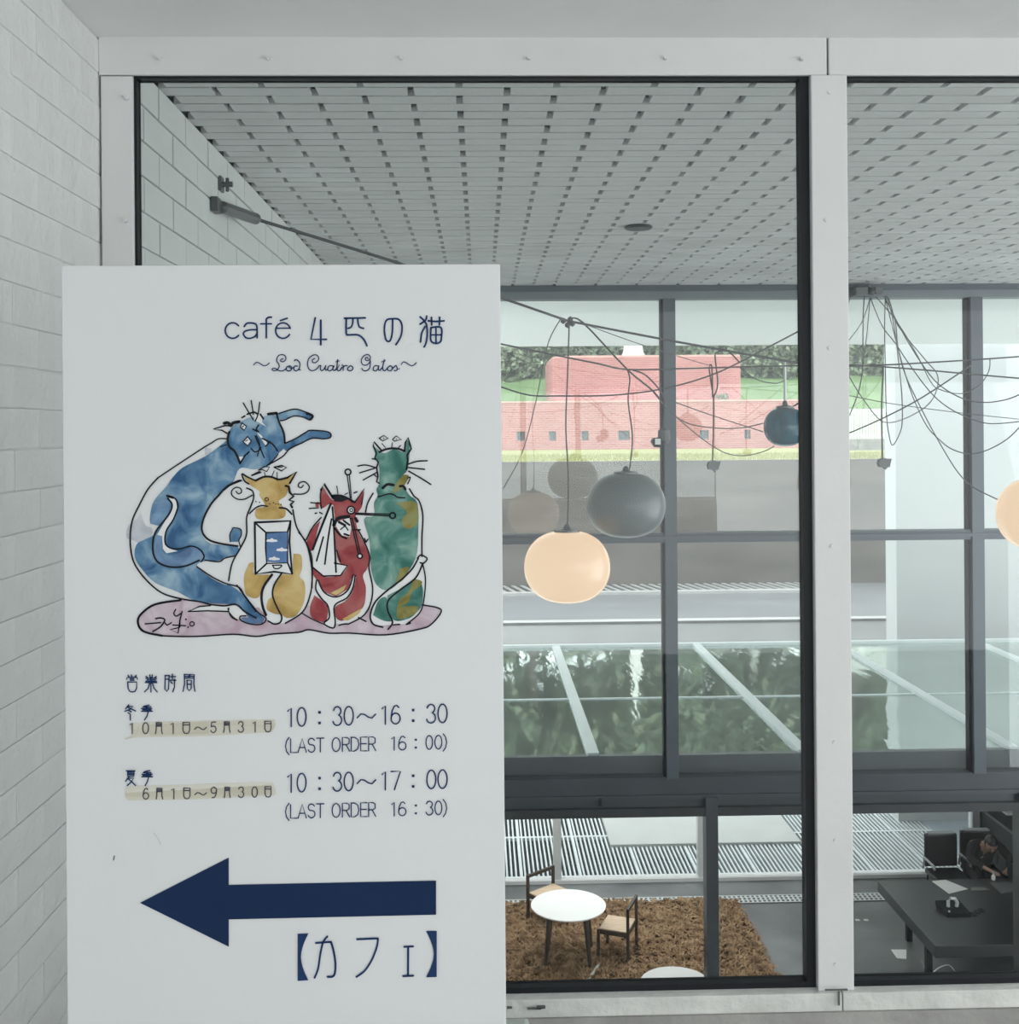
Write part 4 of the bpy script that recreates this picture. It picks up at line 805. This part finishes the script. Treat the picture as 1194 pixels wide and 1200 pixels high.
# junction hub and its cables
CR['G']=(940,320,3.75)
YH=10.38; c=P(1017,342,YH)
hb_=empty('cable_hub',(c.x,c.y,c.z),'dark junction box under the ceiling at the top rail with a bundle of hanging cables','cable hub')
s=YH/F; obj('junction_box',B(c.x-16*s,c.x-2*s,YH-.05,YW-.025,c.z-4*s,c.z+5*s,bev=.006),CABG,hb_); obj('junction_box',B(c.x+7*s,c.x+16*s,YH-.05,YW-.025,c.z-3*s,c.z+5*s,bev=.006),CABG,hb_)
bm=bmesh.new(); lathe(bm,[(.03,-.03),(.045,0),(.03,.035)],(c.x+3*s,YH-.02,c.z),10); obj('clamp',bm,CAB,hb_); obj('hanger_plate',B(c.x-2*s,c.x+7*s,YH-.02,YW-.025,c.z-.03,c.z+.03),CABG,hb_)
hub=[([(215,100),(200,140),(180,190)],.005),([(298,110),(260,220),(186,318)],.005),([(272,100),(267,220),(265,410),(245,530),(186,675)],.0065),([(298,110),(285,260),(268,400)],.005),
([(300,110),(350,230),(410,310),(470,400),(560,520),(640,590),(740,640),(830,662),(960,652)],.006),([(325,105),(420,220),(510,370),(560,470),(600,510),(700,530),(780,490),(820,430),(825,380)],.0055),
([(365,100),(362,250),(365,400),(370,620),(385,730),(400,755),(430,700),(440,640),(435,500),(405,240),(375,110)],.006),([(370,100),(420,230),(540,380),(595,450),(585,530),(540,590),(450,640),(380,657),(330,635),(245,520),(186,415)],.006),
([(380,110),(410,220),(420,320),(450,440),(520,590),(600,740),(680,870),(750,940),(865,998)],.006),([(365,110),(400,250),(470,500),(540,660),(600,730),(660,775),(740,795),(820,775),(900,730),(960,672)],.006),
([(362,105),(430,240),(500,360),(580,470),(660,530),(740,562),(820,568),(900,555),(960,532)],.0065),([(302,60),(285,0),(345,-60),(418,-165)],.003),([(300,65),(262,0),(205,-75)],.003)]
for pts,r in hub: wire('cable',q('G',pts),YH-.02,8.6 if pts[-1][1]>0 else YH-.6,r*.78,CABG,hb_)
for lab,pts,r in (('nearly level dark cable rising slightly to the right below the junction box',[(180,410),(400,402),(740,382),(970,366)],.008),('nearly level dark cable falling slightly to the right below the junction box',[(180,404),(300,408),(560,428),(740,444),(970,464)],.008),
 ('straight cable rising right across the white outdoor wall',[(180,714),(350,640),(530,545),(745,403)],.007),('faint thin wire falling gently right across the white outdoor wall',[(180,533),(400,575),(700,615),(970,644)],.004)): tw(lab,q('G',pts),8.4,8.4,r)
c=P(748,265,1); c=PZ(748,265,ZCI); bm=bmesh.new(); lathe(bm,[(.085,-.02),(.095,-.008),(.08,.002)],(c.x,c.y,c.z),28); o=obj('ceiling_disc',bm,BEAM); tag(o,'small dark round disc fitting on the block ceiling','ceiling fitting')
# ================================================================== CAFE
# rug
RUG1=mat('brown_shag_rug',(.19,.105,.05),.95,0,7,.6,60,col2=(.50,.34,.20),detail=8)
ra=PZ(862,1057,ZG); rb=PZ(912,1147,ZG)
ry1=ra.y; rx1=ra.x; ry0=11.2; rx0=-1.0
rg=empty('rug',((rx0+rx1)/2,(ry0+ry1)/2,ZG),'shaggy golden brown rug under the round tables and wooden chairs','rug')
obj('rug_base',B(rx0,rx1,ry0,ry1,ZG+.001,ZG+.02),RUG1,rg)
vs=[];fs=[]
for k in range(52000):
    x=U(rx0,rx1); y=U(ry0,ry1) if k%5 else U(ry1-1.5,ry1); cl_=math.sin(x*17+math.sin(y*13)*2)*math.sin(y*19+math.sin(x*11)*2)
    a=cl_*3.1+U(-.8,.8); l=U(.05,.10); dx,dy=math.cos(a)*l,math.sin(a)*l; z=ZG+.018; h=U(.03,.06)+.012*cl_; px_,py_=-dy*.13,dx*.13; n0=len(vs)
    vs+=[(x-px_,y-py_,z),(x+px_,y+py_,z),(x+dx*.6+px_,y+dy*.6+py_,z+h),(x+dx*.6-px_,y+dy*.6-py_,z+h),(x+dx,y+dy,z+h*.75)]
    fs+=[(n0,n0+1,n0+2,n0+3),(n0+3,n0+2,n0+4)]
me=bpy.data.meshes.new('rug_pile'); me.from_pydata(vs,[],fs); me.materials.append(RUG1); o=bpy.data.objects.new('rug_pile',me); COL.objects.link(o); o.parent=rg; o.matrix_parent_inverse=world_of(rg).inverted(); o['kind']='stuff'
# tables
TOP=mat('white_table_laminate',(.82,.83,.83),.4,.02,3); DW=mat('dark_brown_wood',(.05,.038,.032),.5,.2,8,stretch=(6,6,1)); SEATW=mat('pale_oak_veneer',(.62,.47,.33),.5,.1,5,stretch=(1,6,1))
def table(px,py,w_,label,h=.70):
    c=PZ(px,py,ZG+h); r=w_/2/F*c.y
    e=empty('round_table',(c.x,c.y,ZG),label,'table')
    bm=bmesh.new(); lathe(bm,[(r-.012,h-.022),(r,h-.012),(r,h-.003),(r-.004,h)],(c.x,c.y,ZG),56); obj('table_top',bm,TOP,e)
    bm=bmesh.new(); lathe(bm,[(r*.62,h-.06),(r*.66,h-.022)],(c.x,c.y,ZG),32); obj('apron',bm,DW,e)
    for k in range(4):
        a=math.radians(38+90*k); bm=bmesh.new(); tube(bm,[(c.x+math.cos(a)*r*.66,c.y+math.sin(a)*r*.66,ZG+h-.03),(c.x+math.cos(a)*r*.82,c.y+math.sin(a)*r*.82,ZG+.045)],[.036,.022],8); obj('leg',bm,DW,e)
table(666,1060,88,'round white table between the two wooden armless chairs on the rug'); table(792,1152.5,84,'round white table only just showing above the lower window frame')
def chair(cx,cy,rz,label,h=.72,w_=.50,d=.46):
    e=empty('wooden_chair',(cx,cy,ZG),label,'chair')
    M=Matrix.Translation((cx,cy,ZG))@Matrix.Rotation(rz,4,'Z')
    def bb_(name,x0,x1,y0,y1,z0,z1,m,bev=.003):
        bm=B(x0,x1,y0,y1,z0,z1,bev=bev); bmesh.ops.transform(bm,matrix=M,verts=bm.verts); return obj(name,bm,m,e)
    z0=.02; hs=.40; t=.034
    bb_('seat',-w_/2+.01,w_/2-.01,-d/2+.01,d/2-.01,hs-.012,hs+.012,SEATW)
    bb_('apron',-w_/2,w_/2,-d/2,-d/2+.022,hs-.055,hs,DW); bb_('apron',-w_/2,w_/2,d/2-.022,d/2,hs-.055,hs,DW); bb_('apron',-w_/2,-w_/2+.022,-d/2,d/2,hs-.055,hs,DW); bb_('apron',w_/2-.022,w_/2,-d/2,d/2,hs-.055,hs,DW)
    for sx in (-1,1):
        bb_('leg',sx*w_/2-t/2,sx*w_/2+t/2,-d/2-t/2,-d/2+t/2,z0,hs+.005,DW); bb_('leg',sx*w_/2-t/2,sx*w_/2+t/2,d/2-t/2,d/2+t/2,z0,h,DW)
    bb_('back_rail',-w_/2-t/2,w_/2+t/2,d/2-t/2,d/2+t/2,h-.03,h+.012,DW)
# right chair: seat corners front-left (693,1090) , back posts x 727 and 744
chair(1.68,13.99,math.radians(-112),'wooden chair with pale seat right of the round white table',h=.70,w_=.43,d=.38)
chair(.905,14.97,math.radians(40.5),'wooden chair with pale seat behind the left side of the round white table',h=.64,w_=.475,d=.42)
# loose strip on the rug
a=PZ(688,1150,ZG+.05); b_=PZ(703,1129,ZG+.05); bm=bmesh.new(); bar(bm,a,b_,.03,.02); o=obj('metal_strip',bm,ALU); tag(o,'thin pale metal strip lying on the rug in front of the right wooden chair','strip'); 
for (x,y) in ((1005,1078.5),(1015,1078.5)):
    p=PZ(x,y,ZG); bm=B(p.x-.03,p.x+.03,p.y-.02,p.y+.03,ZG,ZG+.004); o=obj('paper_scrap',bm,WHITE); tag(o,'tiny white scrap on the dark floor, the %s of the pair'%('left' if x<1010 else 'right'),'paper')
pl=[PZ(x,y,ZG) for x,y in ((1044,1113),(1062,1113),(1062,1124),(1051,1123))]; bm=bmesh.new(); prism(bm,[(p.x,p.y,ZG) for p in pl],(0,0,.004)); tag(obj('white_floor_piece',bm,TOP),'flat white piece on the floor beside the desk leg','paper')  # thin white four-sided piece flat on the floor
# desk
zd=ZG+.72; dx0=5.15; dy1=PZ(1060,1031.5,zd).y; dy0=PZ(1087,1109,zd).y
DT=mat('dark_desk_laminate',(.022,.023,.028),.30,.1,3,spec=.6)
dk=empty('desk',(6.6,(dy0+dy1)/2,ZG),'large dark desk with thick top where the person in black sits','desk')
obj('desk_top',B(dx0,8.4,dy0,dy1,zd-.14,zd,bev=.005),DT,dk)
for (x,y) in ((dx0+.12,dy0+.5),(dx0+.35,dy1-.15),(8.1,dy0+.5),(8.1,dy1-.15)): obj('leg',B(x-.035,x+.035,y-.035,y+.035,ZG,zd-.14),BLACK,dk)
obj('cross_rail',B(dx0+.12,8.1,dy0+.48,dy0+.52,zd-.2,zd-.14),BLACK,dk)
bm=bmesh.new(); tube(bm,wirepts([(1080,1126),(1088,1142),(1100,1134),(1112,1131),(1120,1140)],13.2,13.4),.006,6); tag(obj('floor_cable',bm,ALU),'thin pale cable curling under the dark desk','cable')
PAP=mat('white_paper',(.80,.80,.79),.7,.02,4); PAPG=mat('grey_paper',(.10,.105,.115),.6,.05,4)
def sheet(name,pts,m,lab,th=.006):
    bm=bmesh.new(); prism(bm,[tuple(PZ(x,y,zd)) for x,y in pts],(0,0,th)); return tag(obj(name,bm,m),lab,'paper')
sheet('document',[(1092,1033),(1108,1031.5),(1134,1042),(1112,1047.5)],PAP,'white document lying on the desk in front of the person')
sheet('document',[(1139,1040),(1152,1040),(1160,1043),(1138,1044)],mat('dim_paper',(.2,.19,.185),.7,.05,4),'dim sheet of paper under the hands of the person in black')
sheet('folder',[(1160,1035),(1182,1034.5),(1200,1043),(1174,1047.5)],PAPG,'dark grey folder on the desk right of the person',.012)
# phone-like holder on desk
c=PZ(1117,1070,zd)
e=empty('desk_telephone',(c.x,c.y,zd),'black desk holder with a curved pale handle standing on the dark desk','telephone')
bm=bmesh.new(); prism(bm,[(c.x-.13,c.y-.12,zd),(c.x-.15,c.y+.14,zd),(c.x-.16,c.y+.16,zd+.09),(c.x-.12,c.y-.08,zd+.03)],(.30,.0,0)); obj('phone_base',bm,BLACK,e)
h1=P(1111,1059,c.y+.05); bm=bmesh.new(); s=c.y/F
tube(bm,[h1+Vector((x*s,0,z*s)) for x,z in ((-0,-4),(0,3),(3,6.5),(8,6),(11,1),(10,-4))],.022,8); obj('curved_handle',bm,ALU,e)
bm=bmesh.new(); tube(bm,[h1+Vector((x*s,-.1,z*s)) for x,z in ((-3,-4),(-3,-8),(-4,-12))],.012,6); obj('pale_clip',bm,ALU,e)
for k in range(3): bm=B(c.x+.2+.07*k,c.x+.25+.07*k,c.y-.1+.05*k,c.y-.02+.05*k,zd,zd+.02,bev=.003); tag(obj('small_case',bm,BLACK),['small black item nearest the desk telephone','small black item in the middle of the row beside the telephone','small black item farthest right of the desk telephone'][k],'case','small black items by the telephone')
# desk chairs
LEA=mat('black_leather',(.014,.015,.018),.4,.2,6); GRL=mat('pale_grey_edge',(.42,.44,.46),.5,.05,5)
def officechair(cx,cy,rz,lab):
    e=empty('office_chair',(cx,cy,ZG),lab,'chair'); M=Matrix.Translation((cx,cy,ZG))@Matrix.Rotation(rz,4,'Z')
    def o_(name,bm,m): bmesh.ops.transform(bm,matrix=M,verts=bm.verts); return obj(name,bm,m,e)
    o_('seat',B(-.24,.24,-.24,.24,.42,.49,bev=.03),LEA); o_('backrest',B(-.23,.23,.22,.29,.5,.96,bev=.03),LEA); o_('back_trim',B(-.18,.18,.215,.295,.955,.975,bev=.004),GRL)
    for sx in (-1,1):
        bm=bmesh.new(); tube(bm,[(sx*.27,.2,.5),(sx*.27,.15,.66),(sx*.27,-.16,.66),(sx*.27,-.2,.62)],.018,8); o_('armrest',bm,GRL if sx<0 else LEA)
    for sx in (-1,1):
        for sy in (-1,1): bm=bmesh.new(); tube(bm,[(sx*.2,sy*.2,.43),(sx*.23,sy*.23,0)],.014,8); o_('leg',bm,BLACK)
xc1=P(1104,1000,15.35).x
officechair(xc1,15.15,math.radians(0),'empty black chair with pale grey top edge beside the seated person')
officechair(6.95,15.25,math.radians(0),'black chair under the person in black')
# person
PXX,PYY=6.86,15.12
SKIN=mat('skin',(.35,.21,.16),.55,.08,8); CLO=mat('black_sweater',(.012,.013,.016),.9,.2,10,.3,60); TRO=mat('black_trousers',(.010,.010,.013),.9,.2,10); HAIR=mat('black_hair',(.010,.009,.010),.4,.3,30,stretch=(1,1,8))
pe=empty('person',(PXX,PYY,ZG),'person in black seated at the desk, head bent over papers','person')
def skin(name,verts,edges,m,root=0,sub=2):
    me=bpy.data.meshes.new(name); me.from_pydata([(PXX+v[0],PYY+v[1],ZG+v[2]) for v in verts],edges,[]); o=bpy.data.objects.new(name,me); COL.objects.link(o)
    me.materials.append(m); md=o.modifiers.new('Skin','SKIN'); md.use_smooth_shade=True
    if not me.skin_vertices: 
        pass
    for k,v in enumerate(verts): sv=me.skin_vertices[0].data[k]; sv.radius=(v[3],v[3] if len(v)<5 else v[4]); sv.use_root=(k==root)
    s=o.modifiers.new('Sub','SUBSURF'); s.levels=sub; s.render_levels=sub
    o.parent=pe; o.matrix_parent_inverse=world_of(pe).inverted(); return o
def ensure_skin(): pass
# body skeleton: pelvis, spine, neck, head, arms and hands; facing -Y (to the camera), leaning on the desk
bv=[(0,.08,.52,.14),(0,.04,.70,.13),(-.01,-.04,.88,.13),(-.02,-.18,.97,.075),(-.03,-.30,1.0,.05),
 (-.19,-.11,.97,.05),(-.28,-.24,.80,.04),(-.17,-.50,.765,.028),(-.12,-.60,.755,.026),
 (.16,-.11,.97,.05),(.27,-.26,.80,.04),(.14,-.50,.765,.028),(.06,-.58,.757,.026),
 (-.11,.02,.50,.09),(-.15,-.36,.50,.075),(-.15,-.38,.10,.045),(-.15,-.50,.05,.04),(.11,.02,.50,.09),(.15,-.36,.50,.075),(.15,-.38,.10,.045),(.15,-.50,.05,.04)]
be=[(0,1),(1,2),(2,3),(3,4),(2,5),(5,6),(6,7),(7,8),(2,9),(9,10),(10,11),(11,12),(0,13),(13,14),(14,15),(15,16),(0,17),(17,18),(18,19),(19,20)]
for (hx,hy,sd,wi) in ((-.12,-.60,1,8),(.06,-.58,-1,12)):
    for f_i,(ox,l) in enumerate(((-.03,.055),(-.01,.065),(.011,.06),(.031,.048))):
        k=len(bv); bv+= [(hx+ox,hy-.045,.757,.009),(hx+ox*1.15+sd*.008,hy-.045-l*.5,.757,.008),(hx+ox*1.1+sd*.015,hy-.045-l*.85,.742,.007)]; be+=[(wi,k),(k,k+1),(k+1,k+2)]
    k=len(bv); bv+=[(hx+sd*.045,hy-.01,.752,.010),(hx+sd*.06,hy-.045,.744,.008)]; be+=[(wi,k),(k,k+1)]
def skin_build(name,verts,edges,m,root=0):
    bm=bmesh.new(); lay=bm.verts.layers.skin.verify(); vv=[]
    for k,v in enumerate(verts):
        a=bm.verts.new((PXX+v[0],PYY+v[1],ZG+v[2])); a[lay].radius=(v[3],v[3]); a[lay].use_root=(k==root); vv.append(a)
    for a,b_ in edges: bm.edges.new((vv[a],vv[b_]))
    me=bpy.data.meshes.new(name); bm.to_mesh(me); bm.free(); me.materials.append(m)
    o=bpy.data.objects.new(name,me); COL.objects.link(o); md=o.modifiers.new('Skin','SKIN'); md.use_smooth_shade=True; md.branch_smoothing=.5
    s=o.modifiers.new('Sub','SUBSURF'); s.levels=1; s.render_levels=1
    o.parent=pe; o.matrix_parent_inverse=world_of(pe).inverted(); return o
skin_build('body',bv,be,SKIN)
sv=[(0,.08,.50,.165),(0,.04,.70,.155),(-.01,-.04,.88,.155),(-.02,-.17,.965,.09),(-.19,-.11,.965,.075),(-.28,-.24,.80,.06),(-.18,-.48,.77,.042),(.16,-.11,.965,.075),(.27,-.26,.80,.06),(.15,-.48,.77,.042)]
skin_build('sweater',sv,[(0,1),(1,2),(2,3),(2,4),(4,5),(5,6),(2,7),(7,8),(8,9)],CLO)
tv=[(0,.08,.51,.15),(-.11,.02,.50,.11),(-.15,-.36,.51,.09),(-.15,-.38,.14,.065),(.11,.02,.50,.11),(.15,-.36,.51,.09),(.15,-.38,.14,.065)]
skin_build('trousers',tv,[(0,1),(1,2),(2,3),(0,4),(4,5),(5,6)],TRO)
for sx in (-1,1): obj('shoe',B(PXX+sx*.15-.045,PXX+sx*.15+.045,PYY-.58,PYY-.32,ZG,ZG+.08,bev=.025),BLACK,pe)
# head bent forward and down to the papers
HM=Matrix.Translation((PXX-.035,PYY-.36,ZG+1.04))@Matrix.Rotation(math.radians(-12),4,'Z')@Matrix.Rotation(math.radians(38),4,'X')
bm=bmesh.new(); bmesh.ops.create_uvsphere(bm,u_segments=32,v_segments=24,radius=1)
for v in bm.verts:
    x,y,z=v.co; s=1-.22*max(0,-z)**1.5
    nx=x*.078*s; ny=y*.098*(1-.08*max(0,-z)); nz=z*.118
    if y<0:
        ny-= .022*math.exp(-((x/.16)**2+((z+.12)/.22)**2))      # nose
        ny+= .010*(math.exp(-(((x-.36)/.18)**2+((z-.05)/.13)**2))+math.exp(-(((x+.36)/.18)**2+((z-.05)/.13)**2)))
        ny-= .006*math.exp(-((x/.3)**2+((z+.47)/.08)**2))
    v.co=(nx,ny,nz)
bmesh.ops.transform(bm,matrix=HM,verts=bm.verts); hd=obj('head',bm,SKIN,pe,smooth=True)
for sx in (-1,1):
    bm=bmesh.new(); bmesh.ops.create_uvsphere(bm,u_segments=10,v_segments=8,radius=.011,matrix=HM@Matrix.Translation((sx*.029,-.083,.006))); obj('eye',bm,INK,hd,smooth=True)
    bm=bmesh.new(); bmesh.ops.create_uvsphere(bm,u_segments=10,v_segments=8,radius=1,matrix=HM@Matrix.Translation((sx*.078,.005,-.005))@Matrix.Diagonal((.012,.02,.032,1))); obj('ear',bm,SKIN,hd,smooth=True)
bm=bmesh.new(); bar(bm,HM@Vector((-.022,-.094,-.056)),HM@Vector((.022,-.094,-.056)),.006,.005); obj('mouth',bm,mat('lip',(.28,.10,.09)),hd)
bm=bmesh.new(); bmesh.ops.create_uvsphere(bm,u_segments=32,v_segments=24,radius=1)
kill=[]
for v in bm.verts:
    x,y,z=v.co
    if y<-.35 and z<.42 or (z<-.55): kill.append(v)
    v.co=(x*.089*(1+.04*math.sin(9*y)),y*.110+.006,z*.128+.006)
bmesh.ops.delete(bm,geom=kill,context='VERTS'); bmesh.ops.transform(bm,matrix=HM,verts=bm.verts); o=obj('hair',bm,HAIR,pe,smooth=True); sdm=o.modifiers.new('th','SOLIDIFY'); sdm.thickness=.012
# pale pen/cup beside person
p=PZ(1164,1031,zd); e=empty('small_bottle',(p.x,p.y,zd),'small white bottle standing on the desk right of the person','bottle')
bm=bmesh.new(); lathe(bm,[(.022,0),(.024,.01),(.024,.05),(.010,.065),(.010,.08)],(p.x,p.y,zd),14); obj('bottle_body',bm,TOP,e); bm=bmesh.new(); lathe(bm,[(.012,.078),(.012,.1)],(p.x,p.y,zd),12); obj('bottle_cap',bm,GRL,e)
# dark low cabinet with papers at the right
sbx=7.35
cbn=empty('low_cabinet',(8.1,15.7,ZG),'black low cabinet against the dark wall behind the person','cabinet')
obj('cabinet_body',B(sbx,9.1,15.1,16.2,ZG,ZG+1.0,bev=.005),DK,cbn); obj('cabinet_top',B(sbx-.03,9.1,15.05,16.22,ZG+1.0,ZG+1.04,bev=.004),mat('dark_cabinet_top',(.06,.063,.07),.35,.1,3),cbn)
for k in range(3): obj('cabinet_door',B(sbx+.03+k*.55,sbx+.55+k*.55,15.07,15.1,ZG+.05,ZG+.96,bev=.003),DT,cbn)
for k,(x,y) in enumerate(((7.55,15.95),(7.95,15.6),(8.2,15.9))):
    bm=B(x,x+.3,y-.12,y+.1,ZG+1.04,ZG+1.07+.01*k,bev=.002); tag(obj('magazine',bm,[PAP,GRL,PAPG][k]),['pale magazine nearest the glazing on the low cabinet','grey magazine lying forward on the low cabinet','dark magazine at the back of the low cabinet'][k],'magazine')
c=PZ(1188,1026,zd)
e=empty('letter_tray',(c.x+.15,c.y,zd),'dark letter tray with papers at the right edge of the desk','tray')
for k in range(3): obj('tray_shelf',B(c.x-.1,c.x+.4,c.y-.25,c.y-.02,zd+.02+.07*k,zd+.03+.07*k),[BEAM,PAPG,BEAM][k],e)
for x in (c.x-.1,c.x+.39): obj('tray_side',B(x,x+.01,c.y-.25,c.y-.02,zd,zd+.2),BLACK,e)
